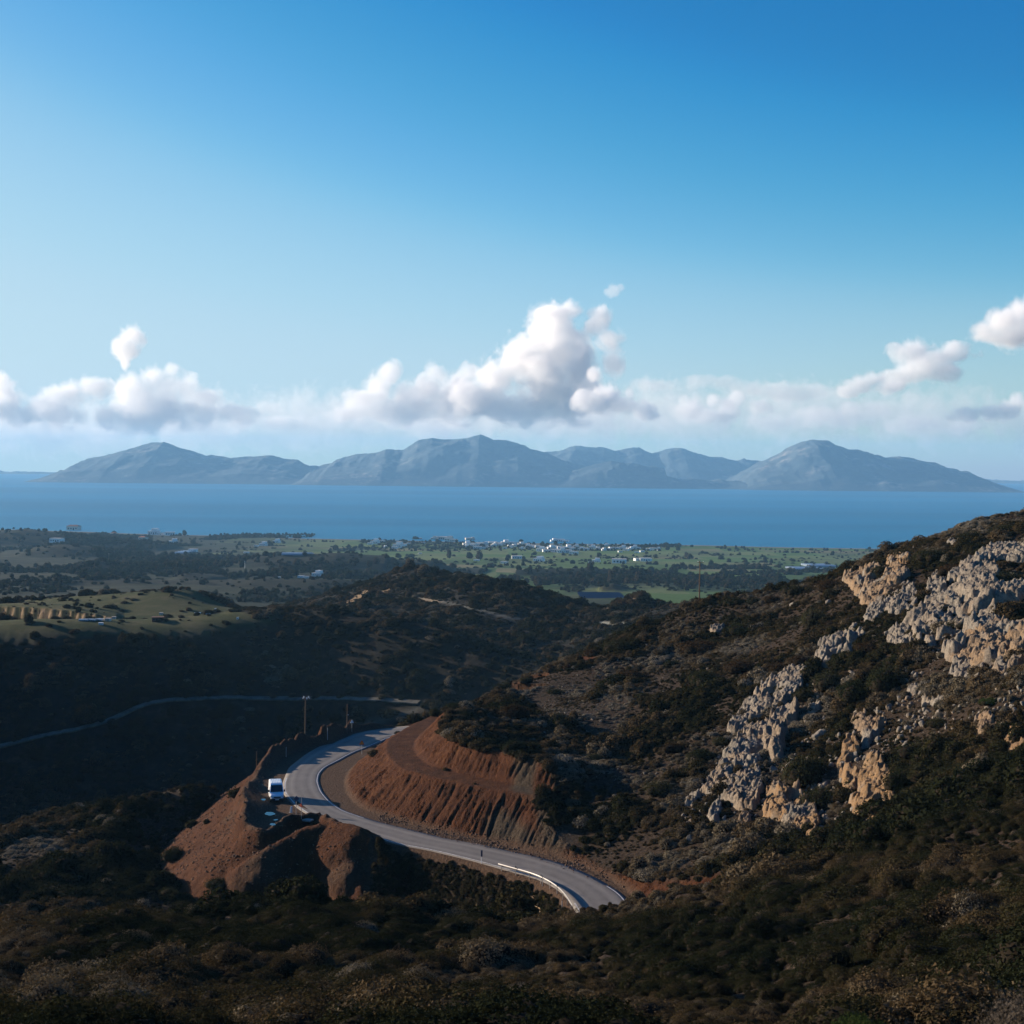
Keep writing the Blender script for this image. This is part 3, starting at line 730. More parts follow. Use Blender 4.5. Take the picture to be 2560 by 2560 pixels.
def height_at(x, y):
    """interpolated absolute height of the near terrain mesh"""
    x = np.atleast_1d(np.asarray(x, float)); y = np.atleast_1d(np.asarray(y, float))
    s = x / y
    ci = np.clip(np.searchsorted(cols, s) - 1, 0, len(cols) - 2); ri = np.clip(np.searchsorted(rows, y) - 1, 0, len(rows) - 2)
    fc = np.clip((s - cols[ci]) / (cols[ci + 1] - cols[ci]), 0, 1); fr = np.clip((y - rows[ri]) / (rows[ri + 1] - rows[ri]), 0, 1)
    h = (Hn[ri, ci] * (1 - fc) + Hn[ri, ci + 1] * fc) * (1 - fr) + (Hn[ri + 1, ci] * (1 - fc) + Hn[ri + 1, ci + 1] * fc) * fr
    return h + CAMZ
def samp(G, x, y):
    s = x / y
    ci = np.clip(np.searchsorted(cols, s), 0, len(cols) - 1); ri = np.clip(np.searchsorted(rows, y), 0, len(rows) - 1)
    return G[ri, ci]
def ground_at(u, v, y0=8.0, y1=1300.0):
    """first point of the near terrain met by the ray through pixel u,v"""
    d = ray(u, v)
    ys = np.geomspace(y0, y1, 2600)
    xs = d.x / d.y * ys; zs = CAMZ + d.z / d.y * ys
    h = height_at(xs, ys)
    i = np.argmax(h >= zs)
    if h[i] < zs[i]: return None
    return Vector((xs[i], ys[i], h[i]))
# ---------------- unpaved track crossing the shaded valley
def ribbon(name, px, half, y0, y1, mat, label, lift=.12, step=2.5, sm=30):
    pts = []
    for (a, b), (c, d) in zip(px[:-1], px[1:]):
        k_ = max(2, int(abs(c - a) / 12))
        for i in range(k_):
            f = i / k_; g = ground_at(a + (c - a) * f, b + (d - b) * f, y0, y1)
            if g is not None and g.y > y0 + 1: pts.append((g.x, g.y))
    P = smooth_line(resample(np.array(pts), 200), sm); n_ = 200
    tn = np.gradient(P, axis=0); tn /= np.linalg.norm(tn, axis=1)[:, None]
    ac = np.linspace(-1, 1, 7); vs = []
    for i in range(n_):
        for a_ in ac:
            q = P[i] + np.array([-tn[i][1], tn[i][0]]) * a_ * half
            vs.append((q[0], q[1], 0))
    vs = np.array(vs); vs[:, 2] = height_at(vs[:, 0], vs[:, 1])
    Z = vs[:, 2].reshape(n_, 7); Z[:] = Z * .4 + Z.max(1)[:, None] * .6 + lift; vs[:, 2] = Z.ravel()
    top = vs.reshape(n_, 7, 3); bot = top.copy(); bot[:, :, 2] -= .8
    ring = np.concatenate([top, bot[:, ::-1]], 1); m_ = 14
    fs = [(i * m_ + j, i * m_ + (j + 1) % m_, (i + 1) * m_ + (j + 1) % m_, (i + 1) * m_ + j) for i in range(n_ - 1) for j in range(m_)]
    o = link(name, mesh_np(name, ring.reshape(-1, 3), np.array(fs), True), mat)
    tag(o, label, kind='structure')
    return P
t = NT('pale_track_gravel')
nn = t.noise(0.25, 4, 0.65, t.pos())
gravel_mat = t.bsdf(t.ramp(nn, [(0.3, (0.06, 0.058, 0.045)), (0.7, (0.16, 0.15, 0.12))]), 0.95, 0.1)
_trk = [(-120, 1900)] + [(a / s8, 1500 + b / s8) for a, b in [(0, 828), (120, 795), (300, 755), (500, 715), (620, 680), (720, 625), (800, 590), (900, 570), (1060, 560), (1250, 550), (1500, 556), (1932, 558)]] + [(960, 1752), (1060, 1760)]
TPL = [ribbon('track', _trk, 1.5, 440, 760, gravel_mat, 'pale unpaved track crossing the dark valley side')]
for P_ in TPL:
    near_ = (Yg > P_[:, 1].min() - 12) & (Yg < P_[:, 1].max() + 12)
    xx = Xg[near_]; yy = Yg[near_]; dm = np.full(xx.shape, 99.)
    for q in P_[::2]: dm = np.minimum(dm, np.hypot(xx - q[0], (yy - q[1])))
    TRK[near_] = np.maximum(TRK[near_], (dm < 3.6) * .2)
# masks for planting: rock, pale low cushions, ground worth planting
VISB = np.zeros(Xg.shape, bool)
_cm = np.maximum.accumulate(tn_, axis=0)
VISB = tn_ >= _cm - 0.022
VISB = VISB & (np.abs(S_) < .66)
z6 = 2.415
pale_px = [z_([(700, 760), (900, 700), (1150, 640), (1330, 600), (1560, 580), (1760, 560), (1700, 700), (1500, 760), (1280, 720), (1100, 930), (900, 950), (760, 860)], 1000, 1400, z6),
           z_([(1050, 980), (1250, 800), (1450, 850), (1400, 1000), (1200, 1080)], 1000, 1400, z6),
           z_([(0, 520), (200, 450), (420, 480), (420, 600), (120, 720), (0, 700)], 0, 1900, z6),
           z_([(1150, 640), (1300, 700), (1200, 800), (1080, 760)], 1000, 1400, z6),
           [(1380, 2330), (1560, 2290), (1760, 2260), (1700, 2330), (1450, 2380)]]
PALE = zone(pale_px, Xg, Yg, U_, V_, 60, 380, 10, 31).astype(float)
# ------------------------------------------------------------------ limestone outcrops
def worley(x, y, seed=0):
    """blocky relief: each cell a tilted block, cracks between"""
    xi = np.floor(x).astype(np.int64); yi = np.floor(y).astype(np.int64)
    d1 = np.full(x.shape, 9.); d2 = np.full(x.shape, 9.); hh = np.zeros(x.shape)
    for i in (-1, 0, 1):
        for j in (-1, 0, 1):
            cx_ = xi + i; cy_ = yi + j
            px_ = cx_ + .15 + .7 * _h(cx_, cy_, seed); py_ = cy_ + .15 + .7 * _h(cx_, cy_, seed + 1)
            dx = x - px_; dy = y - py_; d = np.sqrt(dx * dx + dy * dy)
            hv = _h(cx_, cy_, seed + 2) + dx * (_h(cx_, cy_, seed + 3) - .5) * 1.6 + dy * (_h(cx_, cy_, seed + 4) - .2) * 1.4
            c = d < d1
            d2 = np.where(c, d1, np.minimum(d2, d)); hh = np.where(c, hv, hh); d1 = np.where(c, d, d1)
    return hh, d2 - d1
t = NT('limestone')
p = t.pos()
n1 = t.noise(0.30, 5, 0.65, p); n2 = t.noise(2.2, 5, 0.7, p); n3 = t.noise(11.0, 3, 0.6, p); n5 = t.noise(0.11, 4, 0.6, p)
c = t.ramp(n2, [(0.3, (0.075, 0.070, 0.063)), (0.44, (0.22, 0.195, 0.160)), (0.70, (0.38, 0.335, 0.265))])
c = t.mix(t.ramp(n1, [(0.54, 0.0), (0.74, 0.6)]), c, (0.26, 0.155, 0.08))
c = t.mix(t.math('MULTIPLY', t.attr('ochre'), t.ramp(n2, [(0.35, 0.45), (0.6, 1.0)])), c, (0.30, 0.175, 0.075))
c = t.mix(t.ramp(n3, [(0.3, 0.45), (0.55, 0.0)]), c, (0.06, 0.055, 0.045))
c = t.mix(t.ramp(n5, [(0.55, 0.0), (0.75, 0.35)]), c, (0.10, 0.10, 0.085))
rock_mat = t.bsdf(c, 0.92, 0.15, t.bump(t.math('ADD', n2, t.math('MULTIPLY', n3, .6)), 1.0, 0.3))
s3 = 1.913
def r3(*pts): return z_(pts, 1550, 1250, s3)
ROCKS = [
 (r3((1085, 385), (1130, 355), (1200, 350), (1270, 335), (1345, 330), (1365, 365), (1320, 420), (1270, 470), (1210, 505), (1160, 480), (1130, 430)), 2.2, .5, 'ochre and grey limestone bluff at the left end of the upper rock band'),
 (r3((1170, 575), (1190, 520), (1225, 500), (1265, 510), (1250, 560), (1210, 585)), 1.1, 0, 'pale leaning rock just below the ochre bluff'),
 (r3((1250, 520), (1300, 460), (1380, 420), (1420, 470), (1400, 520), (1330, 545), (1280, 545)), 1.4, .05, 'broken grey limestone between the bluff and the main slab'),
 (r3((1390, 600), (1460, 550), (1510, 500), (1560, 440), (1600, 395), (1690, 340), (1740, 340), (1790, 400), (1760, 470), (1770, 540), (1800, 600), (1760, 640), (1690, 650), (1650, 700), (1600, 745), (1530, 700), (1440, 660)), 2.6, .1, 'largest grey limestone slab high on the right hillside'),
 (r3((1640, 325), (1700, 290), (1780, 245), (1860, 225), (2050, 215), (2050, 290), (1900, 300), (1800, 305), (1720, 345)), 1.7, .05, 'long pale rock band under the skyline at the right edge'),
 (r3((1590, 760), (1650, 700), (1720, 655), (1800, 640), (1870, 650), (2050, 610), (2050, 800), (1900, 790), (1850, 830), (1790, 835), (1730, 800), (1660, 790)), 2.4, .45, 'jagged ochre streaked rock wall at the right edge'),
 (r3((940, 770), (960, 720), (1020, 680), (1060, 645), (1120, 635), (1170, 640), (1130, 690), (1080, 745), (1040, 780), (980, 790)), 2.2, .05, 'smooth grey rock hump above the huge dark shrub'),
 (r3((650, 965), (690, 895), (760, 870), (850, 830), (890, 850), (860, 900), (800, 960), (730, 1000), (680, 1000)), 1.9, .15, 'pitted pale outcrop at the middle of the slope'),
 (r3((525, 1110), (560, 1050), (600, 990), (660, 980), (720, 1000), (690, 1040), (620, 1080), (590, 1120)), 1.3, .1, 'thin pale rock rib running down left of the big boulder'),
 (r3((690, 1180), (690, 1120), (730, 1060), (790, 1030), (850, 1040), (830, 1090), (790, 1130), (780, 1200), (755, 1255), (715, 1225)), 3.2, .25, 'tall grey boulder shaped crag with an ochre foot'),
 (r3((485, 1290), (510, 1220), (570, 1160), (640, 1110), (700, 1075), (700, 1180), (680, 1240), (620, 1290), (560, 1330), (500, 1330)), 1.7, .2, 'tumbled grey rocks left of the tall crag'),
 (r3((400, 1400), (440, 1340), (480, 1320), (560, 1335), (640, 1300), (660, 1380), (640, 1470), (560, 1470), (500, 1430), (440, 1420)), 1.5, .25, 'rough rubble outcrop low on the left of the crags'),
 (r3((700, 1520), (700, 1460), (740, 1390), (790, 1400), (860, 1420), (920, 1480), (945, 1560), (900, 1600), (850, 1590), (790, 1560)), 1.7, .8, 'yellow ochre rock face under the dark shrubs'),
 (r3((1045, 1290), (1080, 1230), (1125, 1195), (1160, 1260), (1230, 1280), (1290, 1360), (1290, 1430), (1260, 1540), (1190, 1560), (1140, 1510), (1090, 1400), (1070, 1340)), 2.4, .85, 'tall orange ochre crag standing right of the dark shrubs'),
 (r3((1470, 430), (1500, 390), (1545, 380), (1560, 440), (1530, 500), (1480, 490)), 1.3, .05, 'grey rock tooth left of the largest slab'),
 (r3((1760, 440), (1820, 410), (1900, 415), (2000, 430), (2000, 490), (1880, 500), (1790, 500)), 1.6, .1, 'grey ledge right of the largest slab'),
 (r3((1570, 840), (1600, 800), (1660, 775), (1720, 790), (1740, 830), (1680, 850), (1620, 865)), 1.2, .1, 'low grey ledge under the ochre streaked wall'),
 (r3((1290, 700), (1290, 640), (1340, 620), (1390, 640), (1390, 690), (1340, 715)), 1.2, .05, 'small crumbly pale outcrop below the main slab'),
 (r3((1630, 870), (1680, 840), (1720, 860), (1700, 895), (1650, 900)), 1.0, 0, 'rounded pale rock in grass under the ledges'),
 (r3((1440, 960), (1500, 930), (1560, 950), (1540, 975), (1470, 985)), .8, .1, 'flat slab of rock in the grassy clearing'),
 (r3((1360, 915), (1400, 890), (1430, 900), (1420, 930), (1380, 935)), .8, 0, 'small grey rock left of the grassy clearing'),
 (r3((1690, 1100), (1710, 1050), (1770, 1050), (1800, 1090), (1760, 1160), (1710, 1140)), 1.2, .5, 'ochre and grey scree rock low at the right'),
 (r3((1820, 1160), (1860, 1120), (1960, 1130), (1990, 1180), (1900, 1210), (1840, 1190)), 1.1, .9, 'orange rock scar at the right edge'),
 (r3((1150, 1110), (1200, 1070), (1280, 1060), (1260, 1100), (1200, 1160), (1170, 1200)), 1.0, .5, 'yellowish rock rib above the orange crag'),
 (r3((1100, 1060), (1130, 1020), (1200, 1040), (1230, 1060), (1180, 1095), (1130, 1100)), 1.0, .4, 'pale rock ledge right of the twin boulders'),
 (r3((560, 1570), (580, 1510), (610, 1500), (630, 1550), (600, 1590)), .9, .5, 'small upright ochre rock at the foot of the slope'),
 (r3((890, 1010), (910, 985), (970, 975), (960, 1000), (910, 1030)), 1.0, .1, 'grey rock under the huge dark shrub'),
 (r3((300, 1460), (320, 1420), (370, 1400), (390, 1420), (350, 1470)), .8, .1, 'lone grey rock at the left foot of the crags'),
 (r3((420, 1520), (440, 1480), (480, 1460), (490, 1500), (460, 1560), (430, 1560)), .9, .1, 'narrow grey rock in the rubble at the foot of the slope'),
 (r3((1260, 300), (1300, 275), (1390, 270), (1380, 300), (1310, 320)), 1.0, .7, 'ochre rock edge on the skyline above the bluff'),
 (r3((1560, 215), (1590, 195), (1630, 200), (1610, 220)), .8, 0, 'small pale rock on the skyline among dark bushes'),
 (z_([(800, 1180), (840, 1150), (930, 1190), (900, 1260), (820, 1250)], 1000, 1400, z6) if False else r3((420, 625), (440, 610), (500, 605), (500, 630), (450, 640)), .7, .2, 'pale rock in the dark scrub left of the summit path'),
]
OCH = {}
ROCK = np.zeros(Xg.shape, bool)
def rock_patch(poly, thick, ochre, label, idx):
    poly = np.array(poly)
    cen = poly.mean(0); poly = cen + (poly - cen) * (1.16 if thick > 1.1 else 1.05)
    m = in_poly(poly, U_, V_) & vis & (Yg < 400) & (Yg > 100)
    if m.sum() < 3: print('rock missed', label); return
    x0, x1, y0, y1 = Xg[m].min() - 1.5, Xg[m].max() + 1.5, Yg[m].min() - 2, Yg[m].max() + 2
    res = max(0.14, math.sqrt((x1 - x0) * (y1 - y0) / 34000))
    gx = np.arange(x0, x1, res); gy = np.arange(y0, y1, res)
    X, Y = np.meshgrid(gx, gy)
    Z = height_at(X.ravel(), Y.ravel()).reshape(X.shape)
    U, V = project(X, Y, Z - CAMZ)
    wob = 9 * (fbm(X / 1.3, Y / 1.3, 3, 300 + idx) - .5) * 2
    inside = in_poly(poly, U + wob, V + wob * .6)
    if thick > 1.5: inside &= fbm(X / 2.6, Y / 4.0, 3, 380 + idx) > .37
    f = inside.astype(float)
    kx = max(1, int(.5 / res))
    for _ in range(2):
        for ax in (0, 1):
            c = np.cumsum(np.pad(f, [(kx + 1, kx), (0, 0)] if ax == 0 else [(0, 0), (kx + 1, kx)], mode='constant'), axis=ax)
            f = (c[2 * kx + 1:, :] - c[:-2 * kx - 1, :]) / (2 * kx + 1) if ax == 0 else (c[:, 2 * kx + 1:] - c[:, :-2 * kx - 1]) / (2 * kx + 1)
    wx = X + 1.2 * (fbm(X / 2.5, Y / 2.5, 2, 310) - .5); wy = Y + 1.2 * (fbm(X / 2.5, Y / 2.5, 2, 320) - .5)
    sc = 2.3 if thick > 1.5 else 1.5
    a, ca = worley(wx / sc + wy * .12, wy / (sc * 1.5), 400 + idx)
    b, cb = worley(wx / (sc * .42), wy / (sc * .6), 430 + idx)
    c3, cc3 = worley(wx / .42, wy / .5, 460)
    thick = thick * .62
    rel = thick * (.3 + .8 * a) - .65 * np.exp(-ca * 8) * min(1, thick) + .5 * b - .34 * np.exp(-cb * 9) + .24 * c3 - .12 * np.exp(-cc3 * 8) + .6 * (ridged(X / .7, Y / .8, 3, 5) - .6) + .45 * (fbm(X / .4, Y / .4, 2, 6) - .5) + thick * .8 * (ridged(X / 4 + .4, Y / 6, 3, 340 + idx) - .6)
    prof = smooth(0.12, 0.75, f)
    Z2 = Z + rel * prof - (1 - prof) * .7
    DX = (fbm(X / .8, Z2 / .8 + Y / 2, 3, 350) - .5) * .5 * prof; DY = (fbm(X / .8 + 9, Z2 / .8 + Y / 2, 3, 360) - .5) * .6 * prof
    keep = f > .03
    idm = -np.ones(X.shape, int)
    F = grid_faces(*X.shape)
    kf = keep.ravel()[F].all(1)
    F = F[kf]
    used = np.unique(F); remap = -np.ones(X.size, int); remap[used] = np.arange(len(used))
    Vv = np.stack([X + DX, Y + DY, Z2], -1).reshape(-1, 3)[used]
    o0 = Vv.mean(0)
    me = mesh_np('limestone_outcrop', Vv - o0, remap[F], False)
    oc = np.clip(ochre * 1.5 * smooth(.35, .6, fbm(X / 3, Y / 4, 3, 370 + idx) + ochre * .25), 0, 1)
    put(me, 'ochre', oc.ravel()[used])
    o = link('limestone_outcrop', me, rock_mat); o.location = o0
    tag(o, label, 'rock outcrop', 'limestone outcrops on the right hillside')
    mm = in_poly(poly, U_ , V_) & (Yg < 400) & (Yg > 100) & vis
    global ROCK
    ROCK |= mm
for i_, (P_, th_, oc_, lb_) in enumerate(ROCKS):
    rock_patch(P_, th_, oc_, lb_, i_)

def boulder_mesh(seed, n_planes=14, sub=4):
    rg = np.random.default_rng(seed)
    v, f = (ICO4 if sub == 4 else ICO3 if sub == 3 else ICO2); v = v.copy()
    pl = rg.normal(size=(n_planes, 3)); pl /= np.linalg.norm(pl, axis=1)[:, None]; off = rg.uniform(.45, .85, n_planes)
    for q, o_ in zip(pl, off):
        d = v @ q - o_
        v = v - np.maximum(d, 0)[:, None] * q * .93
    v *= (1 + .07 * (np.array([mnoise.noise(Vector(a) * 3.1 + Vector((seed, 0, 0))) for a in v]))[:, None] + (.05 * np.array([mnoise.noise(Vector(a) * 9) for a in v]))[:, None])
    me = mesh_np('boulder', v, f, False)
    put(me, 'ochre', np.clip((rg.random() < .3) * (.5 - v[:, 2]), 0, 1) * .7)
    me.materials.append(rock_mat)
    return me
BM = [boulder_mesh(s_) for s_ in range(6)]
# boulders one can pick out: zoom pixel, radius, squash
BOULD = [(960, 1120, 34, 1.1, 'rounded grey boulder, left of the twin boulders beside the tall crag'), (1003, 1085, 26, 1, 'smaller right hand one of the twin grey boulders'),
 (735, 1290, 18, 1.4, 'upright grey boulder at the foot of the tall crag'), (1125, 1225, 20, 1.5, 'pale pointed boulder on top of the orange crag'), (1065, 1270, 20, 1.4, 'grey boulder leaning on the left of the orange crag'),
 (1060, 1345, 16, 1.1, 'small boulder halfway down the left of the orange crag'), (305, 1510, 18, .9, 'pale boulder at the left foot of the rubble'), (335, 1630, 22, 1.3, 'pale wedge shaped boulder in scrub near the road hollow'),
 (1685, 860, 32, .8, 'flat topped grey boulder in the grassy clearing'), (1755, 865, 18, .8, 'smaller grey boulder right of the flat topped one'), (1660, 920, 18, 1, 'round pale boulder below the flat topped one'),
 (1270, 950, 14, 1, 'grey boulder at the lower right of the huge shrub'), (1720, 1220, 20, 1.2, 'pale boulder above the dark hollow at the right'), (1880, 960, 18, .8, 'grey boulder near the right edge'),
 (1840, 1070, 22, .9, 'broad pale boulder right of the ochre scree'), (1800, 1090, 13, 1, 'little boulder beside the broad pale one'), (180, 988, 10, .9, 'lone white stone on the open left slope'),
 (1000, 490, 16, 1, 'small pale boulder in dark scrub under the ridge'), (830, 500, 18, .9, 'pale boulder left of the bushy ridge top'), (820, 500, 9, .9, None), (1145, 455, 12, 1, 'small boulder left of the broken limestone'),
 (600, 1340, 16, 1.3, 'ochre boulder in the rubble outcrop'), (1115, 1530, 14, 1.2, 'grey boulder at the foot of the orange crag'), (1480, 870, 16, .6, 'flat pale stone above the flat slab'), (1270, 1095, 14, .7, 'pale stone on the rib right of the big shrub'),
 (1650, 1345, 14, .8, 'stone beside the dark shrubs low at the right'), (1530, 1280, 12, .9, 'small stone at the lower edge of the dark hollow'), (440, 1560, 12, .8, 'white stone in the rubble at the foot of the slope'), (920, 1600, 12, .9, 'ochre stone under the yellow face'), (175, 1795, 6, .9, 'tiny white stone by the dirt patch near the road'),
 (1000, 440, 10, 1.0, 'white stone by the bright skyline bushes'), (1410, 225, 12, .9, 'pale rock end on the skyline')]
for i_, (a, b, r_, sq, lb) in enumerate(BOULD):
    if lb is None: continue
    u, v = 1550 + a / s3, 1250 + b / s3
    g = ground_at(u, v + r_ / s3 * .7)
    if g is None or g.y > 500: print('boulder missed', lb); continue
    o = link('boulder', BM[i_ % 6]); rr = r_ / s3 / FPX * g.y * 1.1
    o.location = g + Vector((0, rr * .5, rr * .35 * sq)); o.scale = (rr, rr * 1.1, rr * sq); o.rotation_euler = (random.uniform(-.3, .3), random.uniform(-.3, .3), random.uniform(0, 6))
    tag(o, lb, 'boulder', 'boulders on the right hillside')
# loose stones nobody could count
stones = bpy.data.collections.new('stone_kinds')
for s_ in range(5):
    me = boulder_mesh(50 + s_, 9, 2 if s_ else 3)
    me.materials.clear(); me.materials.append(rock_mat)
    o = bpy.data.objects.new('stone_%s' % 'abcde'[s_], me); stones.objects.link(o)
# ------------------------------------------------------------------ coastal plain
pc = np.linspace(-1.3, 1.3, 1100) ; pc = np.sign(pc) * np.abs(pc) ** 1.6 * 0.9 / (1.3 ** 0.6)
pr = np.geomspace(1345, 6500, 230)
SS, PY = np.meshgrid(pc, pr); PX = SS * PY
cu = [-3000, 0, 170, 400, 860, 1160, 1600, 2240, 2560, 5000]
cv = [1318, 1324, 1329, 1337, 1349, 1356, 1362, 1374, 1378, 1395]
coast = np.array([(at_z(u, v, 0.0).x / at_z(u, v, 0.0).y, at_z(u, v, 0.0).y) for u, v in zip(cu, cv)])
def plain_h(PX, PY):
    s = PX / PY
    yc = np.interp(s, coast[:, 0], coast[:, 1]) + 60 * (fbm(PX / 300, PX * 0, 3, 4) - .5)
    h = np.interp(PY / yc * 4650, [1250, 1500, 2000, 2500, 3200, 3900, 4650, 4700, 7000], [-133, -146, -165, -187, -212, -235, -248.6, -251.5, -262])
    bumps = (fbm(PX / 420, PY / 500, 4, 61) - .5) * 26 * np.clip((4300 - PY) / 2500, 0, 1) * smooth(0.1, -0.12, s) ** 1 + (fbm(PX / 200, PY / 260, 3, 66) - .5) * 9 * np.clip((3900 - PY) / 1500, 0, 1)
    h = h + bumps
    return h, yc
# hills of the plain: (u, v) outline of the crest, distance, depth in metres
s4 = 2.2465
PH = [([(-260, 1345), (0, 1325), (60, 1323), (150, 1333), (230, 1341), (330, 1352), (420, 1362)], 3700, 260),
      ([(20, 1400), (60, 1382), (90, 1368), (150, 1362), (200, 1365), (270, 1378), (340, 1400)], 3000, 200),
      ([(-100, 1405), (40, 1418), (150, 1425), (205, 1418), (245, 1406), (262, 1402), (300, 1412), (360, 1420), (420, 1409), (470, 1405), (520, 1425)], 2350, 140),
      ([(560, 1412), (600, 1400), (650, 1391), (712, 1386), (800, 1384), (846, 1383), (900, 1388), (970, 1391), (980, 1399), (1080, 1402), (1115, 1415), (1140, 1426), (1200, 1425), (1240, 1440)], 2600, 230),
      ([(430, 1444), (470, 1430), (520, 1436), (560, 1445)], 2100, 110),
      ([(-300, 1440), (-100, 1448), (150, 1450), (420, 1456), (560, 1452), (700, 1450), (850, 1452), (960, 1470)], 1800, 170),
      ([(1290, 1425), (1400, 1420), (1600, 1424), (1640, 1438)], 2500, 70),
      ([(1500, 1470), (1530, 1462), (1600, 1476), (1700, 1488)], 1900, 90)]
ph, yco = plain_h(PX, PY)
DARK = np.zeros(PX.shape)
for P_, yy, dep in PH:
    pts = [at_y(u, v, yy) for u, v in P_]
    sx = [q.x for q in pts]; hz_ = [q.z - CAMZ for q in pts]
    crest = np.interp(PX * (yy / PY) ** 0.3, sx, hz_, left=-400, right=-400)
    inside = crest > -390
    prof = 1 - np.clip(np.abs(PY - yy) / dep, 0, 2)
    prof = np.where(PY > yy, prof, prof)
    rel = np.clip(crest - ph, 0, 200) * inside
    pf = smooth(0, 1, np.clip(prof, 0, 1))
    ph = ph + rel * pf
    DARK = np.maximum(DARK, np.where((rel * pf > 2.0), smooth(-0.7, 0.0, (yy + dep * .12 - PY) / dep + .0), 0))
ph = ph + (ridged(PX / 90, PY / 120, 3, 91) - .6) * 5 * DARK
PU, PV = project(PX, PY, ph)
# how cultivated the ground is, cell by cell
cx, cy = PX / 120, PY / 190
cell = _h(np.floor(cx + .3 * fbm(cy * .6, cx * .3, 2, 3)).astype(np.int64), np.floor(cy + .6 * fbm(cx * .4, cy * .4, 2, 9)).astype(np.int64), 5)
GREEN = smooth(900, 1250, PU) * smooth(1500, 2300, PY) * (0.75 + .35 * cell) + smooth(3100, 3500, PY) * smooth(500, 900, PU) * .9
GREEN = np.maximum(GREEN, smooth(.60, .70, fbm(PX / 300, PY / 500, 3, 33)) * .8 * (PY > 2000)) * (1 - DARK)
GREEN = np.maximum(GREEN, smooth(1500, 1600, PU) * (PY < 2000) * .9 * (PU > 0))
GREEN = np.clip(GREEN, 0, 1) * (1 - smooth(-30, 10, PY - yco + 60))
WOOD = smooth(.52, .60, fbm(PX / 130, PY / 330, 4, 47)) * (1 - .7 * smooth(1000, 1300, PU) * smooth(2300, 2800, PY))
WOOD = WOOD * (1 - smooth(-60, -20, PY - yco)) * (1 - .8 * smooth(1200, 1400, PU) * (PY < 1900))
Vp = np.stack([PX, PY, ph + CAMZ - 2.0 * (PY < 1362)], -1).reshape(-1, 3)
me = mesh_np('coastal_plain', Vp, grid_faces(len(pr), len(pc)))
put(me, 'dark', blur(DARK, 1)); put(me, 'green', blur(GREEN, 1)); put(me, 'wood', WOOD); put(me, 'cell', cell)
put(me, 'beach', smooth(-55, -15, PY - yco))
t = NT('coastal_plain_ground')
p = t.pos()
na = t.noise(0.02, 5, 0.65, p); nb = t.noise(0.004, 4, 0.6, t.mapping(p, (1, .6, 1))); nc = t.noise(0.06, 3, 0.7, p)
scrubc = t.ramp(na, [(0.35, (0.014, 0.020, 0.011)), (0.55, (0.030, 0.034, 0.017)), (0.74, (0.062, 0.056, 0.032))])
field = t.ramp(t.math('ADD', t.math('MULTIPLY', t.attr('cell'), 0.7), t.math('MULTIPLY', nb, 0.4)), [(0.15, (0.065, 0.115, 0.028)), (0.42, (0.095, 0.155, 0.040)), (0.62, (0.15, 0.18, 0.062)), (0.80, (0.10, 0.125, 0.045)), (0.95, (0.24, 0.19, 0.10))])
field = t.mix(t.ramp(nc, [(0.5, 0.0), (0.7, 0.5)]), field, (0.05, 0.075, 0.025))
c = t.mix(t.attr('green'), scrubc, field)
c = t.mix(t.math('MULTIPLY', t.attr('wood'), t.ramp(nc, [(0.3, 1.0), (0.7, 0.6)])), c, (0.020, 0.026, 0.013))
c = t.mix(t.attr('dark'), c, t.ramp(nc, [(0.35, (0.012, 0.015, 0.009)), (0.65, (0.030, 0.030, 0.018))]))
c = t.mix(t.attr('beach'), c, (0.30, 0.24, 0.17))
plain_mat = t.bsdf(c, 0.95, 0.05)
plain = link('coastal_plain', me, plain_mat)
tag(plain, 'green farmed coastal plain with low dark hills running down to the sea', kind='structure')
def plain_at(x, y):
    s = x / y
    ci = np.clip(np.searchsorted(pc, s), 0, len(pc) - 1); ri = np.clip(np.searchsorted(pr, y), 0, len(pr) - 1)
    return ph[ri, ci] + CAMZ
def plain_ground(u, v):
    d = ray(u, v); ys = np.linspace(1350, 6000, 2400); xs = d.x / d.y * ys; zs = CAMZ + d.z / d.y * ys
    h = plain_at(xs, ys); i = int(np.argmax(h >= zs))
    return Vector((xs[i], ys[i], h[i]))

# ------------------------------------------------------------------ road
PO2 = O2; PI2 = I2
n = len(I2)
across = np.linspace(-0.04, 1.04, 9)
rv = []
for i in range(n):
    for a_ in across:
        q = O2[i] * (1 - a_) + I2[i] * a_
        rv.append((q[0], q[1], CAMZ + float(road_h(q[1])) + 0.05 + 0.05 * (1 - (2 * a_ - 1) ** 2) + .02))
rv = np.array(rv).reshape(n, 9, 3)
low = rv.copy(); low[:, :, 2] -= 0.35
ring = np.concatenate([rv, low[:, ::-1]], axis=1)          # closed cross section
m_ = ring.shape[1]
fc = []
for i in range(n - 1):
    for j in range(m_):
        j2 = (j + 1) % m_
        fc.append((i * m_ + j, i * m_ + j2, (i + 1) * m_ + j2, (i + 1) * m_ + j))
t = NT('worn_asphalt')
p = t.pos()
n1 = t.noise(0.22, 4, 0.6, p); n2 = t.noise(7.0, 3, 0.6, p); n3 = t.noise(1.1, 5, 0.65, t.mapping(p, (1, .35, 1)))
c = t.ramp(n1, [(0.3, (0.125, 0.112, 0.098)), (0.7, (0.175, 0.158, 0.138))])
c = t.mix(t.ramp(n3, [(0.35, 0.0), (0.7, 0.5)]), c, (0.08, 0.072, 0.066))
lane = t.attr('lane')
wheel = t.ramp(lane, [(0.0, 0.3), (0.10, 0.0), (0.22, 0.5), (0.34, 0.0), (0.5, 0.25), (0.66, 0.0), (0.78, 0.5), (0.9, 0.0), (1.0, 0.3)])
c = t.mix(wheel, c, (0.27, 0.245, 0.21))
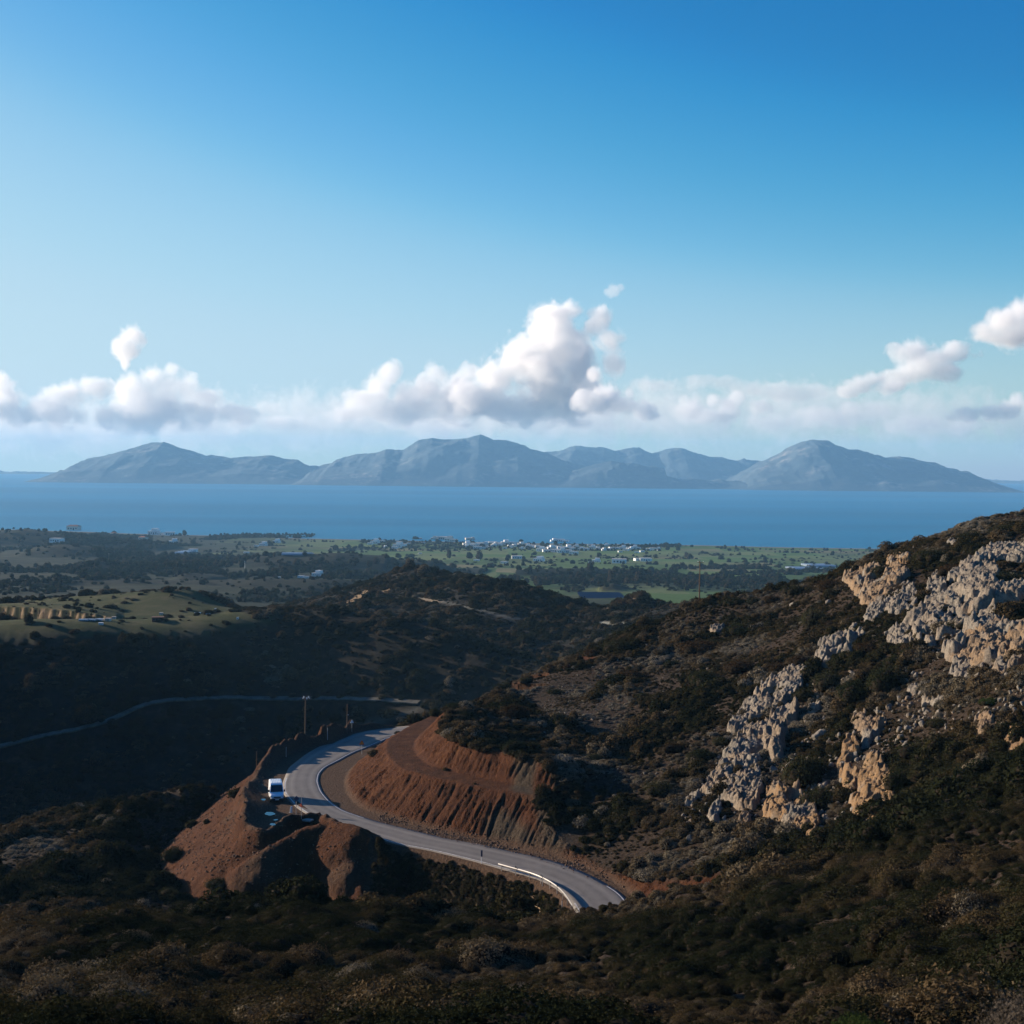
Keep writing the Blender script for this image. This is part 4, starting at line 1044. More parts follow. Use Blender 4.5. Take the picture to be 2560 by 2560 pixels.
c = t.mix(t.ramp(n2, [(0.4, 0.0), (0.8, 0.35)]), c, (0.06, 0.06, 0.06))
asph = t.bsdf(c, 0.8, 0.25, t.bump(n2, 0.3, 0.02))
me = mesh_np('road', ring.reshape(-1, 3), np.array(fc), False)
put(me, 'lane', np.tile(np.concatenate([across, across[::-1]]), n))
road = link('road', me, asph)
tag(road, 'grey two lane asphalt road sweeping round the red earth cutting', kind='structure')
def stripe(name, a0, w, i0, i1, mat, wear=None):
    vs = []; fs = []
    for i in range(i0, i1):
        wd = np.linalg.norm(I2[i] - O2[i])
        for k_ in (0, 1):
            a_ = a0 + k_ * w / wd
            q = O2[i] * (1 - a_) + I2[i] * a_
            vs.append((q[0], q[1], CAMZ + float(road_h(q[1])) + 0.05 + 0.05 * (1 - (2 * np.clip(a_, 0, 1) - 1) ** 2) + .02 + .006))
    vs = np.array(vs); m = i1 - i0
    fs = [(2 * i, 2 * i + 1, 2 * i + 3, 2 * i + 2) for i in range(m - 1)]
    o = link(name, mesh_np(name, vs, np.array(fs), False), mat)
    tag(o, kind='structure')
    return o
t = NT('worn_road_paint')
nn = t.noise(3.0, 4, 0.7, t.pos())
paint = t.bsdf(t.ramp(nn, [(0.36, (0.15, 0.145, 0.14)), (0.5, (0.46, 0.45, 0.43)), (0.7, (0.62, 0.61, 0.58))]), 0.7, 0.3)
for (a0, i0, i1) in ((0.955, 0, 62), (0.955, 175, 419), (0.02, 60, 200), (0.02, 205, 250), (0.02, 0, 45)):
    o = stripe('road_line', a0, 0.17, i0, i1, paint)
    o['label'] = {(0.955, 0): 'white line on the inner edge at the near bend', (0.955, 175): 'long white line round the inside of the far bend', (0.02, 60): 'broken white line above the guard rail and the dark bank', (0.02, 205): 'worn white line beside the parked van', (0.02, 0): 'white line inside the guard rail'}[(a0, i0)]
# ------------------------------------------------------------------ vegetation
def leaf_mat(name, stops, rnd=0.5, rough=0.85):
    t = NT(name)
    oi = t.t.nodes.new('ShaderNodeObjectInfo')
    at = t.t.nodes.new('ShaderNodeAttribute'); at.attribute_type = 'INSTANCER'; at.attribute_name = 'tint'
    f = t.math('ADD', at.outputs['Fac'], 0.0)
    nz = t.noise(1.7, 3, 0.6, t.obj())
    f = t.math('ADD', f, t.math('MULTIPLY', t.math('SUBTRACT', nz, 0.5), 0.55), clamp=True)
    c = t.ramp(f, stops)
    nd = t.n('ShaderNodeBsdfDiffuse'); t.l(c, nd.inputs['Color'])
    tr = t.n('ShaderNodeBsdfTranslucent'); t.l(c, tr.inputs['Color'])
    mx = t.n('ShaderNodeMixShader'); mx.inputs[0].default_value = 0.18
    t.l(nd.outputs[0], mx.inputs[1]); t.l(tr.outputs[0], mx.inputs[2]); t.l(mx.outputs[0], t.out.inputs[0])
    return t.m
scrub_mat = leaf_mat('scrub_leaves', [(0.0, (0.013, 0.017, 0.009)), (0.25, (0.024, 0.025, 0.012)), (0.45, (0.040, 0.034, 0.017)), (0.62, (0.074, 0.052, 0.028)), (0.78, (0.120, 0.100, 0.066)), (0.9, (0.155, 0.135, 0.098)), (1.0, (0.21, 0.185, 0.14))])
core_mat = flat_mat('scrub_shade_core', (0.018, 0.014, 0.009), 0.95, 0.05)  # near-black filler inside the bushes, shade put into the colour
def bush_mesh(name, lobes, n, size, seed, flat=0.72, mats=None, jit=0.75, spread=1.0, core=0.8):
    """leaf sized faces on and in a lobed dome of radius 1 standing on z = 0"""
    rg = np.random.default_rng(seed)
    L = []
    for i in range(lobes):
        a = rg.uniform(0, 2 * math.pi); r_ = rg.uniform(0, .62) * spread if i else 0
        rr = rg.uniform(.34, .62) if i else .72
        L.append((r_ * math.cos(a), r_ * math.sin(a), rg.uniform(.15, .55) * flat * (1.2 if i == 0 else 1), rr))
    L = np.array(L)
    k = rg.choice(len(L), n, p=L[:, 3] ** 2 / (L[:, 3] ** 2).sum())
    d = rg.normal(size=(n, 3)); d /= np.linalg.norm(d, axis=1)[:, None]; d[:, 2] = np.where(rg.random(n) < .75, np.abs(d[:, 2]), d[:, 2])
    rad_ = L[k, 3] * (1 - 0.32 * rg.random(n) ** 2.2) * (1 + .13 * np.sin(d[:, 0] * 7 + k) * np.sin(d[:, 1] * 9 + k * 2))
    c = L[k, :3] + d * rad_[:, None] * np.array([1, 1, flat + .15])
    keep = c[:, 2] > 0.02; c = c[keep]; d = d[keep]; n = len(c)
    nn = d + rg.normal(size=(n, 3)) * jit; nn /= np.linalg.norm(nn, axis=1)[:, None]
    t1 = np.cross(nn, rg.normal(size=(n, 3))); t1 /= np.linalg.norm(t1, axis=1)[:, None]
    t2 = np.cross(nn, t1)
    sz = size * rg.uniform(.6, 1.4, n)[:, None]
    V = np.stack([c + t1 * sz, c - t1 * sz * .6 + t2 * sz * .8, c - t1 * sz * .6 - t2 * sz * .8], 1).reshape(-1, 3)
    F = np.arange(3 * n).reshape(-1, 3)
    # dark filler core added to block light, standing in for inner shade
    cv = []; cf = []; o_ = len(V)
    if core > 0:
        base_v, base_f = ico(1)
        for l in L:
            q = base_v * l[3] * core * np.array([1, 1, flat + .1]) + l[:3]; q[:, 2] = np.maximum(q[:, 2], -.1)
            cv.append(q); cf.append(base_f + o_); o_ += len(q)
        V = np.concatenate([V] + cv); F2 = np.concatenate([F] + cf)
    else:
        F2 = F
    me = mesh_np(name, V, F2, False)
    for m in (mats or [scrub_mat, core_mat]): me.materials.append(m)
    mi = np.zeros(len(F2), np.int32); mi[len(F):] = 1
    me.polygons.foreach_set('material_index', mi)
    return me
src = bpy.data.collections.new('plant_kinds')
def source(name, me):
    o = bpy.data.objects.new(name, me); src.objects.link(o); return o
# names sort in the order in which they are picked
NB = 0
for nm, lob, n_, sz, fl, jt in (('kind_a', 6, 1500, .075, .75, .6), ('kind_b', 9, 1700, .07, .6, .7), ('kind_c', 4, 1100, .08, .8, .8), ('kind_d', 8, 1500, .06, .5, .5),
                                ('kind_e', 5, 900, .055, .62, 1.1), ('kind_f', 7, 1300, .085, .95, .8), ('kind_g', 10, 1800, .065, .55, .6)):
    source(nm, bush_mesh(nm, lob, n_, sz, 100 + NB, fl, jit=jt)); NB += 1
for nm, lob, n_, sz, fl, jt in (('kind_h', 12, 6500, .032, .68, .5), ('kind_i', 9, 6000, .030, .8, .6), ('kind_j', 14, 6500, .030, .58, .5)):
    source(nm, bush_mesh(nm, lob, n_, sz, 100 + NB, fl, jit=jt)); NB += 1
def instancer(name, label, P, rotz, tilt, scl, idx, tint, coll, cat=None):
    me = bpy.data.meshes.new(name)
    me.vertices.add(len(P)); me.vertices.foreach_set('co', np.ascontiguousarray(P, dtype=np.float32).ravel())
    def pv(nm, typ, arr, key='value'):
        a = me.attributes.new(nm, typ, 'POINT'); a.data.foreach_set(key, arr)
    pv('rot', 'FLOAT_VECTOR', np.ascontiguousarray(np.stack([tilt[:, 0], tilt[:, 1], rotz], 1), dtype=np.float32).ravel(), 'vector')
    pv('scl', 'FLOAT_VECTOR', np.ascontiguousarray(scl, dtype=np.float32).ravel(), 'vector')
    pv('idx', 'INT', idx.astype(np.int32)); pv('tint', 'FLOAT', tint.astype(np.float32))
    o = link(name, me)
    ng = bpy.data.node_groups.new(name, 'GeometryNodeTree')
    ng.interface.new_socket('Geometry', in_out='INPUT', socket_type='NodeSocketGeometry')
    ng.interface.new_socket('Geometry', in_out='OUTPUT', socket_type='NodeSocketGeometry')
    N = ng.nodes; gi = N.new('NodeGroupInput'); go = N.new('NodeGroupOutput')
    iop = N.new('GeometryNodeInstanceOnPoints'); ci = N.new('GeometryNodeCollectionInfo')
    ci.inputs[0].default_value = coll; ci.inputs['Separate Children'].default_value = True; ci.inputs['Reset Children'].default_value = True
    def na(nm, typ):
        a = N.new('GeometryNodeInputNamedAttribute'); a.data_type = typ; a.inputs[0].default_value = nm; return a.outputs[0]
    ng.links.new(gi.outputs[0], iop.inputs['Points']); ng.links.new(ci.outputs[0], iop.inputs['Instance'])
    iop.inputs['Pick Instance'].default_value = True
    ng.links.new(na('idx', 'INT'), iop.inputs['Instance Index'])
    ng.links.new(na('rot', 'FLOAT_VECTOR'), iop.inputs['Rotation']); ng.links.new(na('scl', 'FLOAT_VECTOR'), iop.inputs['Scale'])
    ng.links.new(iop.outputs[0], go.inputs[0])
    md = o.modifiers.new('plants', 'NODES'); md.node_group = ng
    tag(o, label, kind='stuff')
    return o
def scatter(y0, y1, dens, rg, smin=-.62, smax=.62):
    area = .5 * (smax - smin) * (y1 ** 2 - y0 ** 2)
    n_ = int(area * dens)
    y = np.sqrt(rg.uniform(y0 ** 2, y1 ** 2, n_)); s_ = rg.uniform(smin, smax, n_)
    return s_ * y, y
rg = np.random.default_rng(5)
PTS = []
for (y0, y1, dens, sz, grow) in ((38, 150, 2.1, .72, 0), (150, 360, 1.45, .64, 0), (360, 620, .07, 1.7, 1), (600, 1350, .11, 1.6, 1)):
    x, y = scatter(y0, y1, dens, rg)
    dirt = samp(DIRT, x, y); grass = samp(GRASS | CLIFF | SAND, x, y); trk = samp(TRK, x, y); lv = samp(LVL, x, y); rk = samp(ROCK, x, y)
    vz = samp(VISB, x, y)
    pat = fbm(x / 16, y / 22, 3, 201); big = fbm(x / 7, y / 9, 3, 205)
    # paler thorny cushions in patches, bare gaps among them
    pal = smooth(.50, .64, fbm(x / 19 + 5, y / 26, 3, 211))
    zp = samp(PALE, x, y)
    pal = np.clip(pal * .55 + zp, 0, 1)
    if y1 <= 150: pal = pal * .45
    keep = (rg.random(len(x)) < (1 - .95 * dirt) * (1 - .93 * grass) * (1 - .97 * (trk > .12)) * (1 - .85 * rk)) & (lv > 1.2) & vz
    keep &= ~((lv < 22) & (dirt > .4) & (rg.random(len(x)) < .9))
    r_ = rg.random(len(x))
    size = sz * (0.5 + 1.25 * np.clip((big - .32) * 2.4, 0, 1)) * rg.uniform(.6, 1.4, len(x)) * (1 - .42 * pal) * (1 + .6 * (rg.random(len(x)) < .15))
    tint = np.clip(.10 + .50 * smooth(.35, .7, fbm(x / 11, y / 14, 3, 221)) + rg.normal(0, .10, len(x)) + .34 * pal, 0, 1)
    tint = np.where(rg.random(len(x)) < .02, rg.uniform(.7, .92, len(x)), tint)
    if grow: tint = np.clip(tint * .85 + .10, 0, 1)
    if y0 == 150: tint = np.clip(tint + .15 * smooth(-20, 10, x), 0, 1)
    idx = np.where(pal > .5, rg.choice([3, 4, 3, 1], len(x)), rg.integers(0, 7, len(x)))
    keep &= ~((x > 1) & (x < 18) & (y > 112) & (y < 150) & (size > .75))
    idx = np.where((y < 115) & (rg.random(len(x)) < 2), rg.integers(7, 10, len(x)), idx)
    x, y, size, tint, idx = x[keep], y[keep], size[keep], tint[keep], idx[keep]
    PTS.append((x, y, size, tint, idx))
# overgrown bank below the road; extra scrub added to stand in for its shade
n_ = 12000
x = rg.uniform(-17, 9, n_); y = rg.uniform(158, 196, n_); lv = samp(LVL, x, y)
kp = (lv > .3) & (lv < 7) & (samp(SIDE, x, y) < .5) & (rg.random(n_) < .25 + .6 * (lv < 2.5) + .75 * smooth(.4, .6, fbm(x / 2.5, y / 2.5, 3, 230)))
x, y = x[kp], y[kp]; k_ = len(x)
PTS.append((x, y, rg.uniform(.25, .6, k_), np.clip(.40 + rg.normal(0, .16, k_), 0, .85), rg.integers(0, 7, k_)))
x, y, size, tint, idx = [np.concatenate(a) for a in zip(*PTS)]
z = height_at(x, y) - .12 * size
m_near = y < 340
for nm, lb, mm in (('scrub', 'dark green and brown scrub covering the near slopes', m_near), ('distant_scrub', 'dark scrub dotted over the valley sides and middle hills', ~m_near)):
    k_ = mm.sum()
    instancer(nm, lb, np.stack([x[mm], y[mm], z[mm]], 1), rg.uniform(0, 6.28, k_), rg.normal(0, .12, (k_, 2)),
              np.stack([size[mm] * rg.uniform(.85, 1.3, k_), size[mm] * rg.uniform(.85, 1.3, k_), size[mm] * rg.uniform(.75, 1.15, k_)], 1), idx[mm], tint[mm], src)
print('scrub plants', len(x))
t = NT('earth_stone')
nn = t.noise(3.0, 3, 0.6, t.pos())
earth_stone = t.bsdf(t.ramp(nn, [(0.3, (0.07, 0.04, 0.026)), (0.6, (0.15, 0.10, 0.07)), (0.8, (0.26, 0.20, 0.15))]), 0.9, 0.1)
rubble_kinds = bpy.data.collections.new('rubble_kinds')
for s_ in range(5):
    me = boulder_mesh(70 + s_, 9, 2); me.materials.clear(); me.materials.append(earth_stone)
    rubble_kinds.objects.link(bpy.data.objects.new('clod_%s' % 'abcde'[s_], me))
def stone_field(name, label, polys, n, smin, smax, rg, y0=90, y1=400, extra=None):
    u0 = min(p[0] for P in polys for p in P); u1 = max(p[0] for P in polys for p in P)
    v0 = min(p[1] for P in polys for p in P); v1 = max(p[1] for P in polys for p in P)
    m = np.zeros(Xg.shape, bool)
    for P in polys: m |= in_poly(np.array(P), U_, V_)
    m &= vis & (Yg > y0) & (Yg < y1)
    ii = np.flatnonzero(m)
    if not len(ii): print('no stones', name); return
    ii = rg.choice(ii, n)
    x = Xg.ravel()[ii] + rg.uniform(-.15, .15, n); y = Yg.ravel()[ii] + rg.uniform(-.3, .3, n)
    cl_ = fbm(x / 4, y / 4, 3, 500) ; k_ = rg.random(n) < smooth(.35, .6, cl_) + .15
    x, y = x[k_], y[k_]; n = len(x)
    s_ = smin + (smax - smin) * rg.random(n) ** 3
    z = height_at(x, y) + s_ * .25
    instancer(name, label, np.stack([x, y, z], 1), rg.uniform(0, 6.28, n), rg.normal(0, .5, (n, 2)), s_[:, None] * rg.uniform(.7, 1.3, (n, 3)), rg.integers(0, 5, n), np.zeros(n), rubble_kinds if name == 'gravel' else stones)
rg = np.random.default_rng(77)
stone_field('rubble', 'loose pale stones strewn among the crags', [r3((480, 1180), (700, 1050), (900, 850), (1200, 600), (1932, 600), (1932, 1250), (1400, 1100), (1300, 1550), (900, 1620), (550, 1600), (300, 1560), (380, 1350))], 4200, .07, .5, rg)
stone_field('rubble', 'small stones scattered over the open scrub slope', [z_([(700, 600), (1932, 400), (1932, 1400), (1100, 1400), (800, 1000)], 1000, 1400, z6)], 1200, .05, .24, rg)
stone_field('gravel', 'small pale stones on the red earth slopes', [z1([(100, 1220), (800, 700), (1040, 540), (940, 1100), (1500, 1080), (1700, 1250), (1680, 1400), (1000, 1600), (560, 1640), (250, 1440)])], 4600, .035, .17, rg, 180, 300)
stone_field('gravel', 'small loose stones at the foot of the cutting', [z2([(0, 1000), (700, 1150), (1300, 1250), (1900, 1500), (1800, 1600), (1100, 1330), (0, 1100)])], 2400, .04, .17, rg, 150, 300)
# ------------------------------------------------------------------ single shrubs and trees of the hillside
def crown_mat(name, stops):
    t = NT(name)
    oi = t.t.nodes.new('ShaderNodeObjectInfo')
    nz = t.noise(0.9, 4, 0.65, t.pos())
    f = t.math('ADD', t.math('MULTIPLY', nz, 1.3), t.math('SUBTRACT', t.math('MULTIPLY', oi.outputs['Random'], 0.3), 0.3), clamp=True)
    c = t.ramp(f, stops)
    nd = t.n('ShaderNodeBsdfDiffuse'); t.l(c, nd.inputs['Color'])
    tr = t.n('ShaderNodeBsdfTranslucent'); t.l(c, tr.inputs['Color'])
    mx = t.n('ShaderNodeMixShader'); mx.inputs[0].default_value = 0.2
    t.l(nd.outputs[0], mx.inputs[1]); t.l(tr.outputs[0], mx.inputs[2]); t.l(mx.outputs[0], t.out.inputs[0])
    return t.m
crown_green = crown_mat('shrub_green', [(0.2, (0.012, 0.018, 0.009)), (0.5, (0.026, 0.030, 0.014)), (0.8, (0.050, 0.047, 0.022))])
crown_brown = crown_mat('shrub_brown', [(0.2, (0.018, 0.014, 0.009)), (0.5, (0.042, 0.028, 0.015)), (0.8, (0.072, 0.046, 0.024))])
crown_olive = crown_mat('shrub_olive', [(0.2, (0.020, 0.024, 0.013)), (0.5, (0.040, 0.042, 0.022)), (0.8, (0.066, 0.064, 0.036))])
crown_pale = crown_mat('shrub_pale', [(0.2, (0.05, 0.042, 0.032)), (0.5, (0.12, 0.10, 0.078)), (0.8, (0.19, 0.165, 0.13))])
crown_fresh = crown_mat('shrub_fresh', [(0.2, (0.028, 0.045, 0.014)), (0.5, (0.050, 0.075, 0.022)), (0.8, (0.08, 0.11, 0.04))])
bark = flat_mat('bark', (0.06, 0.045, 0.032), 0.9, 0.1)
CR = {}
def crown_data(kind, var):
    key = (kind, var)
    if key not in CR:
        mat = {'green': crown_green, 'brown': crown_brown, 'olive': crown_olive, 'pale': crown_pale, 'fresh': crown_fresh}[kind]
        CR[key] = bush_mesh('crown', 15 + var * 3, 6500, .036, 900 + var * 7 + len(kind), .82, [mat, core_mat], .7, 1.0, .78)
    return CR[key]
def trunk_data():
    if 'trunk' not in CR:
        bm = bmesh.new()
        rg_ = random.Random(3)
        for k_ in range(5):
            a = k_ * 1.26 + rg_.uniform(-.3, .3); l = rg_.uniform(.55, .75)
            m_ = Matrix.Translation((.06 * math.cos(a), .06 * math.sin(a), -.05)) @ Matrix.Rotation(a, 4, 'Z') @ Matrix.Rotation(rg_.uniform(.25, .6), 4, 'Y') @ Matrix.Translation((0, 0, l / 2))
            bmesh.ops.create_cone(bm, cap_ends=True, segments=7, radius1=.055, radius2=.02, depth=l, matrix=m_)
        me = bpy.data.meshes.new('trunk'); bm.to_mesh(me); bm.free(); me.materials.append(bark); CR['trunk'] = me
    return CR['trunk']
def big_shrub(u, v, rpx, kind, label, name='shrub', group='large shrubs of the hillside', tall=1.0, y0=20, y1=420):
    """u, v: middle of the crown; rpx: half width in photograph pixels"""
    g = None
    for k_ in (.55, .8, 1.1, 1.5, 2.0):
        g = g or ground_at(u, v + rpx * k_ * tall, y0, y1)
    if g is None: print('shrub missed', label); return
    r_ = rpx / FPX * g.y
    i = len([o for o in COL.objects if o.name.startswith(name)])
    o = link(name, crown_data(kind, i % 3))
    o.location = g + Vector((0, r_ * .2, -.12 * r_)); o.rotation_euler = (0, 0, i * 1.7)
    o.scale = (r_ * 1.05, r_ * 1.05, r_ * 1.02 * tall)
    tr = link('trunk', trunk_data(), parent=o)
    tag(o, label, 'shrub' if name == 'shrub' else 'tree', group)
    return o
L6 = [(205, 870, 42, 'green', 'round shrub leaning over the left tip of the upper cutting', 1.2), (690, 905, 110, 'brown', 'broad brown domed shrub above the upper cutting', .8),
 (960, 965, 92, 'green', 'dark domed shrub beside the patch of red soil', .8), (385, 925, 75, 'green', 'green shrub between the cutting tip and the brown dome', .7), (330, 850, 75, 'green', 'dark shrub on the skyline of the left spur', .7),
 (640, 775, 75, 'green', 'dark shrub under the white triangular sign', .7), (700, 1120, 90, 'green', 'dark shrub at the edge of the upper cutting', .9), (1180, 1190, 75, 'olive', 'rounded shrub right of the shaded hollow', .8),
 (1320, 510, 95, 'green', 'dark shrub above the orange soil bank', .65), (1165, 555, 55, 'brown', 'brown shrub standing right over the orange soil bank', .8), (1400, 690, 95, 'brown', 'brown domed shrub in the middle of the pale slope', .8),
 (1840, 700, 95, 'green', 'dark shrub right of the pale slope', .8), (1470, 820, 60, 'green', 'low dark shrub under the brown dome on the slope', .6), (1810, 1170, 90, 'green', 'green shrub left of the pitted outcrops', .8),
 (760, 735, 42, 'olive', 'small olive shrub left of the pale cushions', .9), (930, 790, 55, 'green', 'low dark shrub among pale cushions', .6), (1020, 640, 40, 'brown', 'brown shrub on the skyline left of the orange bank', .9),
 (550, 1100, 45, 'green', 'green shrub on the rim of the upper cutting', .7), (1230, 1090, 60, 'green', 'shadowed shrub in the hollow behind the cutting', .8), (1400, 1170, 55, 'green', 'dark shrub on the slope above the hollow', .8),
 (1560, 1000, 60, 'olive', 'olive shrub below the lone white stone', .7), (1640, 620, 60, 'green', 'dark shrub at the upper end of the pale slope', .7), (1700, 1000, 70, 'brown', 'brown shrub on the open slope right of the hollow', .7)]
for a, b, r_, kd, lb, tl in L6: big_shrub(1000 + a / z6, 1400 + b / z6, r_ / z6, kd, lb, tall=tl)
L3 = [(925, 560, 72, 'olive', 'tall rounded olive green tree under the ridge', 1.15), (1010, 400, 78, 'brown', 'dark tree on the skyline left of the ochre bluff', .8), (840, 425, 58, 'green', 'bush on the skyline left of the skyline tree', .8),
 (610, 610, 85, 'green', 'dark shrub on the slope below the left ridge', .7), (390, 690, 105, 'brown', 'wide dark brown shrub on the left part of the slope', .6), (580, 790, 85, 'brown', 'brown shrub above the pitted outcrop', .7),
 (1290, 850, 120, 'green', 'right half of the huge dark shrub between the outcrops', .95), (1140, 900, 115, 'green', 'huge dark shrub in the centre of the rocky slope', .95), (1010, 860, 90, 'olive', 'olive shrub left of the huge dark shrub', .9), (880, 930, 58, 'green', 'shrub right of the pitted pale outcrop', 1.0),
 (890, 1280, 125, 'green', 'huge dark shrub beside the tall crag', 1.15), (970, 1420, 100, 'green', 'dark shrub hanging over the yellow rock face', .9), (640, 1060, 45, 'green', 'shrub on the thin rock rib', .9), (400, 1215, 75, 'green', 'dark shrub left of the tumbled rocks', .8),
 (400, 860, 70, 'green', 'dark shrub left of the pitted outcrop', .8), (750, 800, 65, 'brown', 'brown shrub just above the pitted outcrop', .8), (860, 760, 60, 'brown', 'reddish brown shrub under the olive tree', .8), (1450, 1190, 110, 'green', 'dark shrub in the deep hollow right of the crag', .8),
 (1370, 1330, 105, 'green', 'dark shrub right behind the orange crag', 1.0), (1700, 1390, 75, 'fresh', 'greener shrub low on the right', .7), (1850, 1340, 100, 'green', 'dark shrub at the lower right edge of the slope', .7), (1590, 1300, 80, 'green', 'dark shrub in the middle of the lower right hollow', .7),
 (1250, 330, 55, 'green', 'dark bush above the ochre bluff', .8), (1500, 260, 85, 'green', 'dark bush on the skyline above the bluff', .7), (1690, 170, 75, 'green', 'dark bush high on the skyline', .7), (1850, 135, 85, 'green', 'dark bush on the skyline near the right edge', .7),
 (1600, 330, 80, 'brown', 'brown bush between the skyline and the large slab', .7), (1850, 370, 85, 'green', 'dark shrub under the long pale rock band', .8), (1840, 520, 75, 'olive', 'olive shrub right of the largest slab', .8), (1620, 590, 70, 'olive', 'grey green shrub growing on the largest slab', .7),
 (1350, 420, 70, 'brown', 'brown shrub between the bluff and the rock tooth', .7), (1470, 560, 45, 'fresh', 'green shrub growing in a crack of the large slab', .7), (700, 1590, 75, 'green', 'dark green shrub at the foot of the crags', .8), (820, 1610, 62, 'green', 'shrub below the yellow rock face', .7),
 (1145, 1570, 38, 'fresh', 'small bright green bush at the foot of the orange crag', 1.0), (200, 1370, 80, 'green', 'dark shrub on the left below the rock ribs', .7), (1200, 700, 70, 'brown', 'brown shrub right of the smooth rock hump', .8), (1420, 720, 70, 'green', 'dark shrub below the crumbly outcrop', .7),
 (1330, 770, 70, 'green', 'dark shrub over the top of the huge one', .8), (590, 1330, 38, 'green', 'little shrub in the rubble', .9), (1530, 1060, 70, 'green', 'dark green shrub under the grassy clearing', .6), (1780, 960, 60, 'fresh', 'green patch of bushes by the right hand boulders', .5),
 (640, 480, 45, 'green', 'bush on the skyline left part of the ridge', .7), (730, 470, 50, 'brown', 'brown bush on the bushy ridge top', .7), (545, 480, 55, 'green', 'first bush of the bushy ridge top from the left', .7), (1010, 590, 45, 'brown', 'brown shrub right of the olive green tree', .7),
 (490, 1150, 50, 'olive', 'olive shrub left of the thin rock rib', .8), (250, 1180, 60, 'brown', 'brown shrub on the lower open slope', .7), (120, 1050, 60, 'green', 'green shrub on the open slope left of the ribs', .7), (1190, 1850, 40, 'pale', 'pale dry bush shining in the dark near scrub', .9)]
for a, b, r_, kd, lb, tl in L3:
    nm = 'olive_tree' if (a, b) in ((925, 560), (1010, 400)) else 'shrub'
    big_shrub(1550 + a / s3, 1250 + b / s3, r_ / s3, kd, lb, name=nm, tall=tl)
z7 = 2.415
L7 = [(1015, 290, 34, 'olive', 'rounded shrub standing on the skyline left of the rust slope', 1.1), (820, 440, 62, 'green', 'dark shrub on the left ridge', .8), (740, 560, 66, 'olive', 'olive shrub in the middle of the left ridge', .8), (1050, 560, 80, 'green', 'dark shrub against the foot of the rust slope', .9),
 (1160, 380, 50, 'green', 'dark shrub growing on the rust slope', .8), (560, 660, 76, 'green', 'dark shrub on the lower left ridge', .8), (330, 720, 92, 'green', 'broad dark shrub far left', .7), (340, 920, 88, 'brown', 'brown shrub low on the left', .8), (820, 900, 70, 'brown', 'brown leafless shrub in the left gully', .8),
 (1310, 745, 80, 'green', 'dark shrub between the rust slope and the grey scree', .8), (1010, 800, 80, 'green', 'dark shrub below the rust slope', .8), (490, 790, 60, 'olive', 'olive shrub beside the bare stones on the left', .8), (1440, 950, 60, 'green', 'green shrub under the grey scree', .7), (180, 440, 60, 'brown', 'brown shrub on the left skyline', .6),
 (1760, 950, 55, 'brown', 'brown shrub on the near crest under the dark bank', .7), (1230, 1040, 45, 'pale', 'pale dry bushes in the near scrub', .7), (1160, 1240, 35, 'pale', 'small pale dry bush in the lower scrub', .8), (380, 1330, 55, 'pale', 'greyish dry bush at the lower left', .7), (270, 1400, 75, 'pale', 'wide greyish dry bush near the bottom left', .6)]
for a, b, r_, kd, lb, tl in L7: big_shrub(a / z7, 1900 + b / z7, r_ / z7, kd, lb, tall=tl)
zr = 1932 / 860.
LR = [(1030, 385, 50, 'pale', 'brightest pale dry shrub in the near scrub on the right', .9), (260, 540, 85, 'pale', 'pale heap of dry shrubs on the near slope', .6), (700, 375, 38, 'brown', 'rusty shrub left of the brightest pale one', .8), (890, 420, 35, 'pale', 'small pale shrub next to the brightest one', .7),
 (920, 590, 60, 'brown', 'brown shrub in the middle of the near slope', .8), (940, 655, 45, 'green', 'green shrub under the brown one on the near slope', .8), (1330, 300, 90, 'brown', 'wide rusty shrub on the right of the near slope', .7), (1500, 200, 60, 'pale', 'flat greyish shrub high on the near slope', .4)]
for a, b, r_, kd, lb, tl in LR: big_shrub(1700 + a / zr, 2060 + b / zr, r_ / zr, kd, lb, tall=tl)
# bushes close to the lens at the lower edge
for (u, v, y, r_, kd, lb) in ((2155, 2492, 21, .55, 'fresh', 'blurred green bush at the bottom edge, nearest the viewer'), (2130, 2528, 17, .42, 'pale', 'blurred pale dry bush at the bottom edge'), (2600, 2425, 19, .75, 'pale', 'blurred pale bush in the bottom right corner'), (1840, 2535, 20, .42, 'olive', 'blurred olive bush tip at the bottom edge')):
    p_ = at_y(u, v, y); o = link('shrub', bush_mesh('crown', 26, 26000, .014, int(u), .82, [{'fresh': crown_fresh, 'pale': crown_pale, 'olive': crown_olive}[kd], core_mat], .8, 1.0, .7)); gz = float(height_at(p_.x, p_.y)[0])
    hh = max(.4, (p_.z - gz) / 1.22)
    o.location = (p_.x, p_.y, gz - .05); o.scale = (r_, r_, hh); o.rotation_euler = (0, 0, u)
    link('trunk', trunk_data(), parent=o)
    tag(o, lb, 'shrub', 'bushes close to the viewer')

